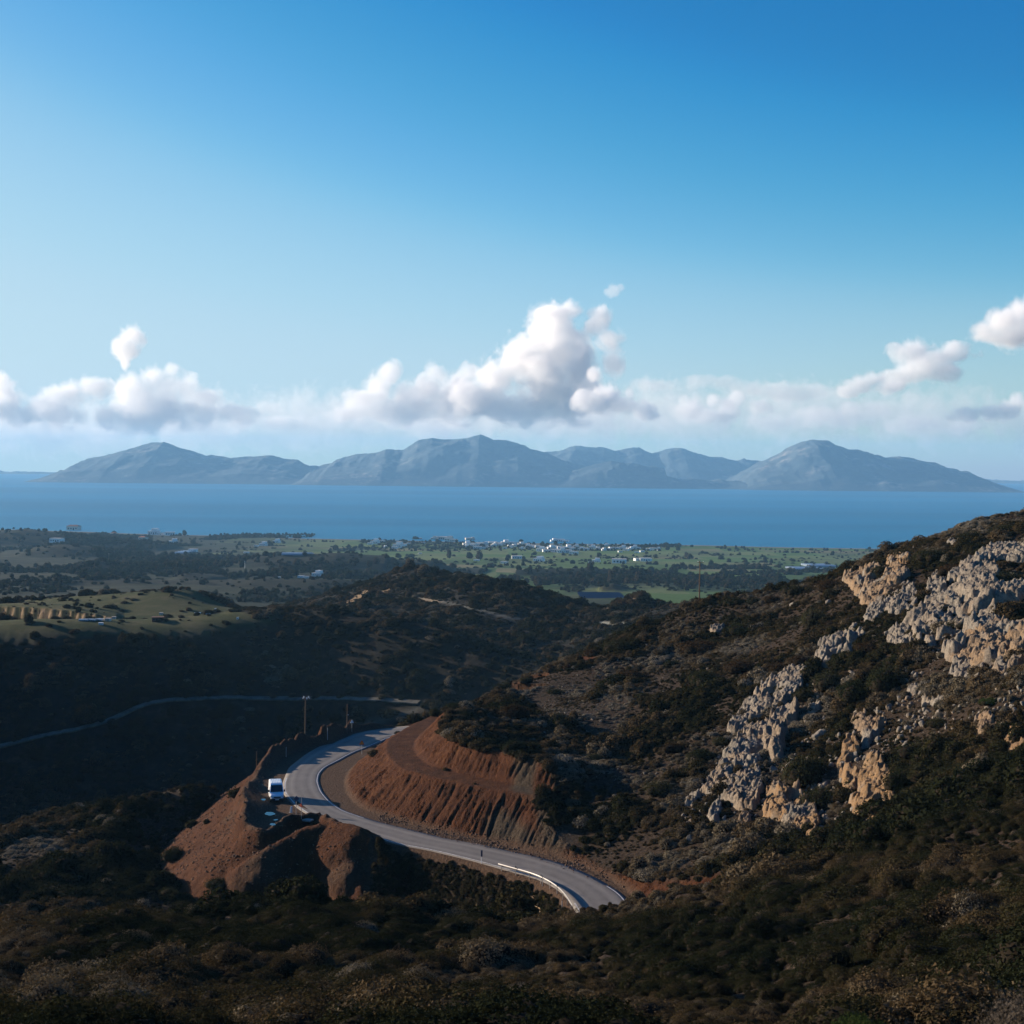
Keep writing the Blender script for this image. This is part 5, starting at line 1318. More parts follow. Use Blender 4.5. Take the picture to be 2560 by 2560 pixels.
# ------------------------------------------------------------------ small part makers
def bm_obj(name, bm, mat, parent=None, smooth_=False):
    me = bpy.data.meshes.new(name)
    bmesh.ops.recalc_face_normals(bm, faces=bm.faces)
    bm.to_mesh(me); bm.free()
    if smooth_:
        for p_ in me.polygons: p_.use_smooth = True
    return link(name, me, mat, parent)
def box(name, sx, sy, sz, loc, mat, parent=None, bev=0.0, rot=None):
    bm = bmesh.new()
    bmesh.ops.create_cube(bm, size=1.0, matrix=Matrix.Diagonal((sx, sy, sz, 1)))
    if bev: bmesh.ops.bevel(bm, geom=bm.edges[:], offset=bev, segments=2, affect='EDGES', profile=.7)
    o = bm_obj(name, bm, mat, parent); o.location = loc
    if rot: o.rotation_euler = rot
    return o
def cyl(name, r0, r1, h, loc, mat, parent=None, seg=12, rot=None):
    bm = bmesh.new()
    bmesh.ops.create_cone(bm, cap_ends=True, segments=seg, radius1=r0, radius2=r1, depth=h, matrix=Matrix.Translation((0, 0, h / 2)) if not rot else Matrix.Identity(4))
    o = bm_obj(name, bm, mat, parent); o.location = loc
    if rot: o.rotation_euler = rot
    return o
def root(name, loc, label, cat, group=None, rz=0.0):
    o = bpy.data.objects.new(name, None); COL.objects.link(o); o.location = loc; o.rotation_euler = (0, 0, rz); o.empty_display_size = .3
    return tag(o, label, cat, group)
M_wood = flat_mat('weathered_pole_wood', (0.16, 0.11, 0.075), 0.9, 0.1)
M_metal = flat_mat('galvanised_metal', (0.42, 0.43, 0.43), 0.45, 0.5, 0.6)
M_white = flat_mat('white_paint', (0.78, 0.78, 0.76), 0.5, 0.4, var=.04)
M_dark = flat_mat('dark_plastic', (0.02, 0.022, 0.025), 0.5, 0.4)
M_red = flat_mat('red_sign_paint', (0.42, 0.06, 0.025), 0.5, 0.4)
M_yel = flat_mat('yellow_sign_paint', (0.72, 0.30, 0.03), 0.5, 0.4)
M_blue = flat_mat('blue_sign_back', (0.03, 0.06, 0.11), 0.5, 0.4)
M_grey = flat_mat('sign_grey', (0.30, 0.31, 0.32), 0.6, 0.3)
M_yellow = flat_mat('yellow_marker', (0.62, 0.38, 0.06), 0.7, 0.2)
M_conc = flat_mat('concrete', (0.28, 0.26, 0.23), 0.9, 0.1)
M_rail = flat_mat('guard_rail_zinc', (0.26, 0.25, 0.24), 0.5, 0.4, 0.3)

def gpt(u, v, y0=100, y1=600):
    return ground_at(u, v, y0, y1)
# ---------------- poles
def pole(u, v, h, r0, label, arm=None, group=None, name='utility_pole', y=None):
    g = gpt(u, v, 100, 1300) if y is None else at_y(u, v, y)
    if g is None: print('pole missed', label); return None
    if y is not None: g.z = float(height_at(g.x, g.y)[0])
    t_ = root(name, g, label, 'pole', group)
    cyl('shaft', r0, r0 * .62, h + .3, (0, 0, -.3), M_wood, t_, 10)
    if arm:
        box('crossarm', 1.5, .12, .12, (0.15, -.1, h - .35), M_wood, t_, .01)
        for k_ in (-.45, .15, .75): cyl('insulator', .05, .075, .2, (k_, -.1, h - .29), M_white, t_, 8)
    return t_
p1 = pole(z1([(1248, 415)])[0][0], z1([(1248, 415)])[0][1], 6.9, .15, 'brown wooden utility pole with pale fittings on top, left of the bend', arm=True, group='utility poles')
for k_, (dx, dz) in enumerate(((-.3, .35), (0.25, .1), (.55, .35))):
    cyl('fitting', .09, .12, .34, (dx, -.1, 6.9 + dz - .5), M_white, p1, 8)
p2 = pole(z1([(1563, 402)])[0][0], z1([(1563, 402)])[0][1], 5.6, .13, 'bare wooden pole standing at the far end of the bend', group='utility poles')
box('bracket', .3, .08, .16, (.18, -.05, 3.5), M_grey, p2, .01)
p3 = pole(z1([(880, 640)])[0][0], z1([(880, 640)])[0][1], 3.9, .08, 'thin dark pole behind the crest of the rust slope', group='utility poles', y=262)
p4 = pole(1748, 1527, 9.1, .17, 'tall utility pole with a crossarm on the ridge against the green fields', arm=True, group='utility poles', y=338)
p5 = pole(1680, 1486, 9.0, .2, 'small distant pole left of the tall ridge pole', group='utility poles', y=985)
# ---------------- thin marker posts and signs
def marker(u, v, h, label, w=.07, mat=None, y=None, name='marker_post'):
    g = gpt(u, v) if y is None else at_y(u, v, y)
    if y is not None: g.z = float(height_at(g.x, g.y)[0])
    t_ = root(name, g, label, 'post', 'roadside marker posts')
    cyl('shaft', w * .5, w * .5, h + .2, (0, 0, -.2), mat or M_metal, t_, 8)
    cyl('cap', w * .62, w * .5, .06, (0, 0, h), M_dark, t_, 8)
    return t_
q = z1([(1415, 447)])[0]; marker(q[0], q[1], 2.1, 'pale grey marker post on the outer shoulder before the bare pole', .13)
q = z1([(1103, 582)])[0]; marker(q[0], q[1], 1.75, 'grey marker post at the inner foot of the earth bank', .12)
def tri(name, side, th, mat, parent, loc, rz=0, rx=0, inner=None):
    bm = bmesh.new()
    pts = [(math.sin(a) * side * .577, 0, math.cos(a) * side * .577) for a in (0, 2.094, 4.189)]
    vs = [bm.verts.new(p_) for p_ in pts]
    f = bm.faces.new(vs); r_ = bmesh.ops.extrude_face_region(bm, geom=[f])
    bmesh.ops.translate(bm, verts=[e for e in r_['geom'] if isinstance(e, bmesh.types.BMVert)], vec=(0, th, 0))
    bmesh.ops.bevel(bm, geom=[e for e in bm.edges if abs(e.verts[0].co.y - e.verts[1].co.y) > th * .5], offset=side * .06, segments=3, affect='EDGES')
    o = bm_obj(name, bm, mat, parent); o.location = loc; o.rotation_euler = (rx, 0, rz)
    return o
def tri_sign(u, v, h, side, label, face, rim=None, rz=0.0, y=None, symbol=True):
    g = gpt(u, v) if y is None else at_y(u, v, y)
    if y is not None: g.z = float(height_at(g.x, g.y)[0])
    t_ = root('road_sign', g, label, 'road sign', 'triangular road signs', rz)
    cyl('post', .035, .035, h + side * .5 + .2, (0, 0, -.2), M_metal, t_, 8)
    s_ = tri('plate', side, .03, rim or face, t_, (0, -.075, h + side * .28))
    if rim:
        tri('face', side * .72, .012, face, s_, (0, -.014, 0))
        if symbol:
            box('symbol', side * .06, .008, side * .26, (0, -.018, -.02), M_dark, s_)
    return t_
q = z1([(1674, 562)])[0]; tri_sign(q[0], q[1], 1.75, .95, 'triangular warning sign with a red rim and yellow face inside the bend', M_yel, M_red, .1)
q = z1([(1599, 392)])[0]; tri_sign(q[0], q[1], 1.75, .8, 'pale back of a triangular sign beyond the bend', M_white, None, .3)
tri_sign(1247, 1716, 1.2, .95, 'small white triangular sign on the skyline of the spur', M_white, None, -.2, y=289)
# two signs by the lay-by
q = (600 + 988 / 6.44, 1900 + 952 / 6.44); sB_ = tri_sign(q[0], q[1], 1.65, .62, 'thin post with a small dark red triangle beside the white edge line', M_red, M_red, -.6, symbol=False)
cyl('post_top', .03, .03, 1.3, (0, 0, 2.0), M_metal, sB_, 8)
g = gpt(600 + 905 / 6.44, 1900 + 875 / 6.44); sA_ = root('road_sign', g, 'dark blue sign seen from behind on a grey post near the van', 'road sign', None, .25)
cyl('post', .04, .04, 2.5, (0, 0, -.2), M_metal, sA_, 8)
box('plate', .62, .03, .62, (0, -.06, 2.25), M_blue, sA_, .012, rot=(0, R(45), 0))
# blue marker board beside the road
q = z2([(766, 1388)])[0]; g = gpt(q[0], q[1]); t_ = root('marker_board', g, 'dark blue marker board on a white post above the dark bank', 'road sign', None, .2)
cyl('post', .045, .045, 1.85, (0, 0, -.2), M_white, t_, 8); box('board', .22, .04, .8, (0, -.06, 1.28), M_blue, t_, .015)
q = z2([(1226, 1560)])[0]; marker(q[0], q[1], 1.15, 'short grey post standing behind the guard rail', .09)
q = z2([(1374, 1752)])[0]; marker(q[0], q[1], 1.2, 'grey post in the brush below the end of the guard rail', .10, M_grey)
q = z2([(1235, 1682)])[0]; g = gpt(q[0], q[1]); t_ = root('yellow_marker', g, 'short yellow marker post in the bushes below the guard rail', 'post')
box('board', .20, .05, .85, (0, 0, .35), M_yellow, t_, .01); cyl('post', .03, .03, .6, (0, .05, -.4), M_grey, t_, 8)
# white marker stone and slab near the van
g = gpt(600 + 818 / 6.44, 1900 + 850 / 6.44); t_ = root('marker_stone', g, 'upright white painted stone by the lay-by corner', 'stone')
bm = bmesh.new(); bmesh.ops.create_cube(bm, size=1, matrix=Matrix.Translation((0, 0, .42)) @ Matrix.Diagonal((.32, .22, .95, 1)))
bmesh.ops.bevel(bm, geom=bm.edges[:], offset=.07, segments=2, affect='EDGES')
for v_ in bm.verts: v_.co += Vector((random.uniform(-.02, .02), 0, random.uniform(-.02, .02))) + Vector((v_.co.z * .12, 0, 0))
bm_obj('stone', bm, M_white, t_)
bm = bmesh.new(); bmesh.ops.create_cube(bm, size=1, matrix=Matrix.Translation((0, 0, -.06)) @ Matrix.Diagonal((.55, .45, .18, 1))); bm_obj('footing', bm, M_conc, t_)
g = gpt(600 + 1050 / 6.44, 1900 + 990 / 6.44); o = box('culvert_slab', 2.2, 1.1, .22, g + Vector((0, 0, .02)), M_conc, None, .03, rot=(0, 0, -.5)); tag(o, 'pale concrete culvert slab at the road edge by the posts', 'slab')
# ---------------- guard rail
gr_px = z2([(905, 1432), (1000, 1452), (1060, 1470), (1140, 1502), (1220, 1545), (1290, 1582), (1340, 1612), (1380, 1662), (1402, 1712), (1412, 1760)])
gp = []
for u, v in gr_px:
    q = unproj_road([(u, v - 2)])[0]
    gp.append(q)
gp = smooth_line(resample(np.array(gp), 60), 12)
# keep the rail just outside the asphalt
gp2 = []
for q in gp:
    j = np.linalg.norm(O2 - q, axis=1).argmin(); nrm = O2[j] - I2[j]; nrm /= np.linalg.norm(nrm)
    gp2.append(O2[j] + nrm * .55)
gp = smooth_line(resample(np.array(gp2), 60), 6)
gz_ = np.array([CAMZ + float(road_h(q[1])) + .03 for q in gp])
t_ = root('guard_rail', (gp[30][0], gp[30][1], gz_[30]), 'pale steel guard rail curving along the outer edge of the near bend', 'guard rail')
prof = [(-.02, .45), (.04, .49), (.04, .53), (-.02, .57), (-.02, .60), (.04, .64), (.04, .68), (-.02, .72), (-.05, .72), (-.05, .45)]
tn = np.gradient(gp, axis=0); tn /= np.linalg.norm(tn, axis=1)[:, None]; nm_ = np.stack([tn[:, 1], -tn[:, 0]], 1)
vs = []; fs = []
for i in range(60):
    for a, b in prof: vs.append((gp[i][0] - nm_[i][0] * a - gp[30][0], gp[i][1] - nm_[i][1] * a - gp[30][1], gz_[i] + b - gz_[30]))
for i in range(59):
    for j in range(10):
        fs.append((i * 10 + j, i * 10 + (j + 1) % 10, (i + 1) * 10 + (j + 1) % 10, (i + 1) * 10 + j))
link('beam', mesh_np('beam', np.array(vs), np.array(fs), False), M_rail, t_)
seg_len = np.linalg.norm(gp[-1] - gp[0]); pm = None
for i in range(2, 60, 7):
    if pm is None:
        bm = bmesh.new(); bmesh.ops.create_cube(bm, size=1, matrix=Matrix.Translation((0, 0, .26)) @ Matrix.Diagonal((.06, .08, .72, 1)))
        o = bm_obj('post', bm, M_rail, t_); pm = o.data
    else: o = link('post', pm, parent=t_)
    o.location = (gp[i][0] + nm_[i][0] * .12 - gp[30][0], gp[i][1] + nm_[i][1] * .12 - gp[30][1], gz_[i] - gz_[30]); o.rotation_euler = (0, 0, math.atan2(tn[i][1], tn[i][0]))
for i in (9, 23, 37):
    box('reflector', .16, .08, .26, (gp[i][0] + nm_[i][0] * .12 - gp[30][0], gp[i][1] + nm_[i][1] * .12 - gp[30][1], gz_[i] - gz_[30] + .85), M_dark, t_, .01, rot=(0, 0, math.atan2(tn[i][1], tn[i][0])))
# ---------------- puddles
t = NT('puddle_water')
pud = t.bsdf((0.02, 0.022, 0.022), 0.04, 0.6)
for (a, b, wpx, lb) in ((478, 872, 25, 'largest puddle in the lay-by reflecting the sky'), (575, 968, 10, 'smallest puddle in the lay-by'), (527, 1058, 15, 'puddle nearest the earth bank in the lay-by'), (378, 642, 12, 'faint puddle at the left front of the van')):
    u, v = 600 + a / 6.44, 1900 + b / 6.44
    g = gpt(u, v)
    rx_ = wpx / FPX * g.y * .5; n_ = 40; rg_ = np.random.default_rng(int(a))
    an = np.linspace(0, 2 * math.pi, n_, endpoint=False); rr = 1 + .16 * np.sin(an * 2 + rg_.uniform(0, 6)) + .08 * np.sin(an * 5 + rg_.uniform(0, 6))
    bm = bmesh.new()
    vs = [bm.verts.new((math.cos(x_) * rx_ * r_, math.sin(x_) * rx_ * 1.6 * r_, 0)) for x_, r_ in zip(an, rr)]
    bm.faces.new(vs)
    o = bm_obj('puddle', bm, pud)
    zz = max(float(height_at(g.x + math.cos(x_) * rx_, g.y + math.sin(x_) * rx_ * 1.6)[0]) for x_ in an[::3])
    o.location = (g.x, g.y, zz + .02); tag(o, lb, 'puddle', 'puddles in the lay-by')
# ------------------------------------------------------------------ the parked van
vp = gpt(600 + 598 / 6.44, 1900 + 688 / 6.44)
t_van = root('van', vp, 'white high roofed delivery van parked facing the viewer in the lay-by', 'van')
van_white = NT('van_paint'); van_white = van_white.bsdf((0.74, 0.76, 0.78), 0.28, 0.5)
glass = NT('van_glass').bsdf((0.012, 0.016, 0.02), 0.06, 0.6)
rubber = flat_mat('tyre_rubber', (0.02, 0.02, 0.02), 0.9, 0.1)
lampm = NT('headlight_glass').bsdf((0.55, 0.58, 0.6), 0.12, 0.6)
# local frame: front towards -Y, body from y = 0 (nose) to y = 5.4
side = [(0.05, .38), (0.0, .62), (.03, .92), (.16, 1.10), (.85, 1.30), (1.0, 1.36), (1.62, 2.18), (1.85, 2.40), (2.2, 2.50), (5.1, 2.50), (5.32, 2.42), (5.40, 2.2), (5.40, .42), (5.2, .34), (.3, .32)]
bm = bmesh.new()
rings = []
for sx in (-1, -.86, .86, 1):
    ring = []
    for (y_, z__) in side:
        # the sides lean in above the waist; the outer skin is inset a little from the outline
        ins = .0 if abs(sx) == 1 else 1
        cy_, cz_ = 2.7, 1.4
        k_ = 1 if ins else .975
        yy = cy_ + (y_ - cy_) * (1 if ins else .985); zz = cz_ + (z__ - cz_) * k_
        hw = 1.02 - max(0, z__ - 1.25) * .09 - (.12 if y_ < .2 else 0.05 if y_ < 1.0 else 0) * (1 if abs(sx) == 1 else .8)
        ring.append(bm.verts.new((sx * hw, yy, zz)))
    rings.append(ring)
n_ = len(side)
for a, b in zip(rings[:-1], rings[1:]):
    for i in range(n_):
        bm.faces.new((a[i], a[(i + 1) % n_], b[(i + 1) % n_], b[i]))
bm.faces.new(rings[0][::-1]); bm.faces.new(rings[-1])
body = bm_obj('body', bm, van_white, t_van)
bv = body.modifiers.new('rounding', 'BEVEL'); bv.width = .045; bv.segments = 3; bv.limit_method = 'ANGLE'; bv.angle_limit = R(25)
# roof ribs
for k_ in range(6): box('roof_rib', .08, 2.7, .03, (-.62 + k_ * .25, 3.6, 2.515), van_white, t_van, .01)
def quad(name, pts, th, mat, parent):
    bm = bmesh.new(); vs = [bm.verts.new(p_) for p_ in pts]; f = bm.faces.new(vs); bm.normal_update()
    nrm = f.normal.copy(); r_ = bmesh.ops.extrude_face_region(bm, geom=[f])
    bmesh.ops.translate(bm, verts=[e for e in r_['geom'] if isinstance(e, bmesh.types.BMVert)], vec=nrm * th)
    return bm_obj(name, bm, mat, parent)
quad('windscreen', [(-.90, 1.02, 1.385), (.90, 1.02, 1.385), (.80, 1.70, 2.275), (-.80, 1.70, 2.275)], .02, glass, t_van)
for s_ in (-1, 1):
    quad('side_window', [(s_ * 1.015, 1.25, 1.36), (s_ * 1.015, 2.15, 1.36), (s_ * .955, 2.15, 1.98), (s_ * .955, 1.70, 1.98)][::s_], .018, glass, t_van)
    hl = box('headlight', .30, .16, .30, (s_ * .78, .12, .92), lampm, t_van, .05, rot=(-.35, 0, s_ * .3))
    m_ = box('mirror', .20, .14, .34, (s_ * 1.16, 1.22, 1.52), M_dark, t_van, .04)
    box('mirror_arm', .16, .06, .05, (s_ * 1.04, 1.26, 1.45), M_dark, t_van)
    box('door_seam', .012, 4.0, .05, (s_ * 1.022, 3.2, .95), M_grey, t_van)
    box('indicator', .05, .12, .08, (s_ * 1.0, .55, .95), M_yel, t_van, .01)
    for yy in (.98, 4.35):
        wh = root('wheel', (0, 0, 0), None, None); wh.parent = t_van; wh.location = (s_ * .90, yy, .34)
        bm = bmesh.new(); bmesh.ops.create_cone(bm, cap_ends=True, segments=28, radius1=.34, radius2=.34, depth=.22, matrix=Matrix.Rotation(R(90), 4, 'Y'))
        bmesh.ops.bevel(bm, geom=[e for e in bm.edges if abs(e.verts[0].co.x - e.verts[1].co.x) < .001], offset=.03, segments=2, affect='EDGES'); bm_obj('tyre', bm, rubber, wh)
        bm = bmesh.new(); bmesh.ops.create_cone(bm, cap_ends=True, segments=20, radius1=.2, radius2=.18, depth=.03, matrix=Matrix.Translation((s_ * .115, 0, 0)) @ Matrix.Rotation(R(90), 4, 'Y')); bm_obj('rim', bm, M_metal, wh)
        bm = bmesh.new(); bmesh.ops.create_cone(bm, cap_ends=True, segments=28, radius1=.42, radius2=.42, depth=.1, matrix=Matrix.Translation((s_ * .965, yy, .36)) @ Matrix.Rotation(R(90), 4, 'Y')); bm_obj('wheel_arch', bm, M_dark, t_van)
box('bumper', 1.92, .22, .34, (0, .06, .47), M_dark, t_van, .06)
box('grille', 1.05, .06, .20, (0, -.005, .80), M_dark, t_van, .02)
box('number_plate', .52, .02, .12, (0, -.065, .47), M_white, t_van)
box('wiper', .75, .02, .03, (-.3, .985, 1.44), M_dark, t_van, rot=(0, R(-5), 0)); box('wiper', .75, .02, .03, (.45, .985, 1.44), M_dark, t_van, rot=(0, R(-5), 0))
t_van.rotation_euler = (0, 0, R(12.6)); t_van.scale = (1.0, 1.0, 1.0)

# ------------------------------------------------------------------ houses and farm buildings of the plain
plaster = flat_mat('white_plaster', (0.80, 0.79, 0.77), 0.8, 0.2, var=.08, scale=.3)
plaster_b = flat_mat('cream_plaster', (0.62, 0.53, 0.44), 0.8, 0.2, var=.08, scale=.3)
tiles = flat_mat('clay_roof', (0.30, 0.13, 0.08), 0.9, 0.1)
flatroof = flat_mat('flat_roof', (0.50, 0.49, 0.47), 0.9, 0.1)
winm = NT('window_glass').bsdf((0.04, 0.05, 0.06), 0.2, 0.5)
rustwall = flat_mat('rusty_sheet', (0.17, 0.08, 0.05), 0.8, 0.2)
tin = flat_mat('tin_roof', (0.34, 0.42, 0.48), 0.5, 0.4, .3)
HD = {}
def cube_mesh(key, parts, mat):
    if key in HD: return HD[key]
    bm = bmesh.new()
    for (sx, sy, sz, x, y, z) in parts:
        bmesh.ops.create_cube(bm, size=1, matrix=Matrix.Translation((x, y, z)) @ Matrix.Diagonal((sx, sy, sz, 1)))
    me = bpy.data.meshes.new(key); bm.to_mesh(me); bm.free(); me.materials.append(mat); HD[key] = me
    return me
def house(u, v, wpx, label, group=None, kind=0, wall=None, roofm=None, near=False, hr=0.42, name='house'):
    g = (gpt(u, v, 600, 1300) if near else plain_ground(u, v))
    if g is None: print('house missed', label); return
    w_ = wpx / FPX * g.y * (1.0 if near else 1.35)
    t_ = root(name, g + Vector((0, 0, -.3)), label, 'house' if name == 'house' else name.replace('_', ' '), group, random.uniform(-.5, .3))
    h_ = w_ * hr; d_ = w_ * .7
    wl = wall or (plaster if kind != 2 else plaster_b)
    o = link('wall', cube_mesh('wall_%s' % wl.name, [(1, 1, 1, 0, 0, .5)], wl), parent=t_); o.scale = (w_, d_, h_ + .3)
    rm = roofm or (tiles if kind == 2 else flatroof)
    if kind == 2:
        bm = bmesh.new()
        vs = [bm.verts.new(p_) for p_ in ((-.54, -.56, 0), (.54, -.56, 0), (.54, .56, 0), (-.54, .56, 0), (-.3, 0, .5), (.3, 0, .5))]
        for f in ((0, 1, 5, 4), (1, 2, 5), (2, 3, 4, 5), (3, 0, 4), (3, 2, 1, 0)): bm.faces.new([vs[i] for i in f])
        me = bpy.data.meshes.new('roof'); bm.to_mesh(me); bm.free(); me.materials.append(rm)
        o = link('roof', me, parent=t_); o.location = (0, 0, h_ + .3); o.scale = (w_, d_, h_ * .7)
    else:
        o = link('roof', cube_mesh('roof_%s' % rm.name, [(1.04, 1.05, .06, 0, 0, 0)], rm), parent=t_); o.location = (0, 0, h_ + .33); o.scale = (w_, d_, h_)
        if kind == 1:
            o = link('upper_storey', cube_mesh('upper_%s' % wl.name, [(.55, .8, .7, .12, .05, .35)], wl), parent=t_); o.location = (0, 0, h_ + .35); o.scale = (w_, d_, h_)
    wm = cube_mesh('window', [(.12, .04, .34, 0, 0, 0)], winm)
    for k_ in (-.33, -.11, .11, .33):
        o = link('window' if k_ != .11 else 'door', wm, parent=t_); o.location = (w_ * k_, -d_ * .5, h_ * .5 + .2 - (.1 * h_ if k_ == .11 else 0)); o.scale = (w_, w_ * .4, h_ * (1.5 if k_ == .11 else 1))
    return t_
random.seed(4)
ORD = 'first second third fourth fifth sixth seventh eighth ninth tenth eleventh twelfth thirteenth fourteenth fifteenth sixteenth seventeenth eighteenth'.split()
cl5 = {
 'small white house in the left cluster of the shore village': [(310, 182, 34), (345, 174, 26), (282, 186, 22), (440, 203, 40), (465, 196, 30), (420, 208, 24), (365, 205, 18), (500, 185, 18), (580, 180, 16), (385, 196, 16)],
 'pinkish white building of the row right on the shore': [(640, 160, 26), (665, 156, 30), (695, 160, 40), (725, 166, 34), (752, 170, 30), (835, 162, 28), (855, 162, 22), (560, 158, 20)],
 'white building of the long village row left of centre': [(825, 194, 34), (860, 192, 30), (900, 190, 34), (930, 190, 26), (970, 186, 34), (1000, 188, 30), (1040, 186, 32), (1080, 186, 30), (1110, 185, 26), (1138, 186, 18), (885, 212, 34), (915, 212, 24)],
 'white building of the dense village centre': [(1165, 202, 26), (1195, 202, 26), (1225, 204, 24), (1312, 172, 26), (1350, 172, 34), (1380, 174, 26), (1300, 216, 34), (1330, 212, 34), (1360, 216, 38), (1392, 214, 34), (1415, 218, 30), (1320, 228, 34), (1355, 232, 34), (1390, 232, 34), (1425, 240, 34), (1240, 224, 34), (1270, 228, 30)],
 'small white house in the right cluster of the village': [(1465, 216, 22), (1490, 212, 20), (1512, 192, 16), (1530, 208, 26), (1560, 212, 20), (1590, 216, 20), (1608, 196, 22), (1640, 212, 26), (1668, 212, 22), (1700, 212, 28), (1730, 190, 20), (1735, 210, 22), (1765, 210, 26), (1790, 210, 18), (1860, 215, 18), (1900, 214, 18)]}
for lb, lst in cl5.items():
    for j, (a, b, w_) in enumerate(lst):
        oi_ = ORD[sorted(lst).index((a, b, w_))]
        house(800 + a / s4, 1280 + (b - 3) / s4, w_ / s4, '%s from the left: %s' % (oi_, lb), 'houses of the shore village: ' + lb.split(' of the ')[-1].split(' in the ')[-1], kind=(1 if j % 3 == 0 else 0), wall=plaster_b if 'pinkish' in lb else None, hr=.36)
RK = {k_: r_ for r_, k_ in enumerate(sorted(range(44), key=lambda q_: (q_ * 61.8) % 1080))}
TENS = ['', '', 'twenty', 'thirty', 'forty']
NUM = ORD + ['nineteenth', 'twentieth'] + ['%s %s' % (TENS[n_ // 10], ORD[n_ % 10 - 1]) if n_ % 10 else {30: 'thirtieth', 40: 'fortieth'}[n_] for n_ in range(21, 45)]
for k_ in range(44):
    a = 820 + (k_ * 61.8) % 1080; b = 176 + (a - 820) * .030 + (k_ * 37) % 26
    house(800 + a / s4, 1280 + b / s4, (15 + (k_ * 7) % 12) / s4, 'small %s, %s from the left among the village trees' % ('two storey white house' if k_ % 5 == 0 else 'flat white house', NUM[RK[k_]]), 'small houses scattered through the shore village', kind=1 if k_ % 5 == 0 else 0, hr=.34)
for (a, b, w_, kd, lb) in ((880, 275, 22, 0, 'small white farmhouse under the field trees left of centre'), (1105, 263, 42, 0, 'long low white farm building in the middle fields'), (1036, 289, 28, 0, 'low white shed in front of the long farm building'), (1230, 277, 42, 1, 'white farmhouse in the fields below the village centre'),
  (1552, 282, 34, 1, 'white farmhouse with an upper floor under trees'), (1522, 286, 20, 0, 'small shed left of the farmhouse under trees'), (1790, 275, 38, 0, 'left hand part of the pair of long white barns'), (1838, 275, 34, 0, 'right hand part of the pair of long white barns'), (1680, 288, 60, 0, 'very low pale wall like shed in the right fields'),
  (562, 236, 16, 0, 'tiny hut in the green field left of the trees'), (682, 206, 10, 0, 'tiny white hut under the shore row'), (0, 362, 30, 0, 'white farmhouse beyond the left hill, partly hidden')):
    house(800 + a / s4, 1280 + b / s4, w_ / s4, lb, kind=kd, hr=.3)
for (a, b, w_, kd, lb) in ((415, 104, 50, 2, 'pale pink cliff top house on the far left shore'), (320, 175, 50, 0, 'long pale house on the far left hill'), (640, 130, 26, 2, 'small cream house right of the pink shore house'), (805, 157, 34, 2, 'brownish house on the left shore road'), (865, 128, 44, 1, 'big white house on the left shore'), (905, 130, 30, 0, 'white house beside the big one on the left shore'),
  (955, 132, 40, 0, 'low white house left of the shore trees'), (975, 178, 36, 1, 'white house with a tower like upper floor on the left'), (1085, 224, 34, 0, 'white barn at the end of the pale strip on the left'), (1385, 232, 20, 0, 'little white hut between two low hills'), (1480, 190, 30, 1, 'white house at the edge of the green field'), (1440, 194, 18, 0, 'shed left of the white house by the green field'),
  (1555, 173, 28, 1, 'pale villa under the wooded shore'), (1690, 369, 24, 0, 'left hand farm hut in the dark valley'), (1722, 371, 20, 0, 'middle farm hut in the dark valley'), (1785, 362, 42, 1, 'largest farmhouse in the dark valley'), (1572, 370, 14, 0, 'tiny hut far left of the dark valley farm'), (945, 280, 8, 0, 'tiny white hut in the small left meadow')):
    house(a / s4, 1280 + b / s4, w_ / s4, lb, kind=kd, hr=.36)
for (a, b, w_, kd, lb) in ((40, 372, 60, 0, 'white farm building at the left end of the right hand fields'), (160, 524, 26, 2, 'cottage with a red roof by the dark trees'), (85, 290, 20, 0, 'small pale house left under the shore trees'), (140, 292, 18, 0, 'small pale house right under the shore trees'), (1610, 462, 52, 0, 'white shed just left of the ochre bluff'), (1282, 574, 24, 0, 'white roof corner behind the bushy ridge')):
    house(1600 + a / 3.019, 1280 + b / 3.019, w_ / 3.019, lb, kind=kd, hr=.3)
# buildings on the meadow under the quarried cliff
for (a, b, w_, wl, rf, hr, lb) in ((470, 610, 50, tin, tin, .16, 'left hand tin shed under the cliff'), (515, 610, 46, tin, tin, .18, 'middle tin shed under the cliff'), (560, 609, 46, tin, tin, .18, 'right hand tin shed under the cliff'), (608, 612, 30, plaster_b, plaster_b, .5, 'tan hut at the end of the tin sheds'), (567, 632, 26, plaster, plaster, .4, 'pale box shaped hut in front of the sheds'),
  (905, 576, 22, plaster_b, plaster_b, .5, 'small tan hut on the slope of the meadow'), (887, 612, 66, rustwall, rustwall, .34, 'long rusty brown shed on the meadow'), (1335, 602, 12, plaster, plaster, .9, 'small white tank on the right of the meadow'), (1455, 597, 9, plaster_b, tiles, .9, 'little orange hut at the right end of the meadow'), (1210, 548, 10, plaster, plaster, .7, 'white hut in the shade of the mesa'),
  (640, 600, 22, plaster_b, plaster_b, .5, 'small hut between the cliff and the tan hut'), (1110, 570, 34, tin, tin, .15, 'low pale shelter at the foot of the mesa'), (1170, 575, 26, tin, tin, .2, 'dark low shelter right of the pale one')):
    house(a / s4, 1280 + b / s4, w_ / s4, lb, 'farm sheds on the meadow', wall=wl, roofm=rf, near=True, hr=hr, name='shed')
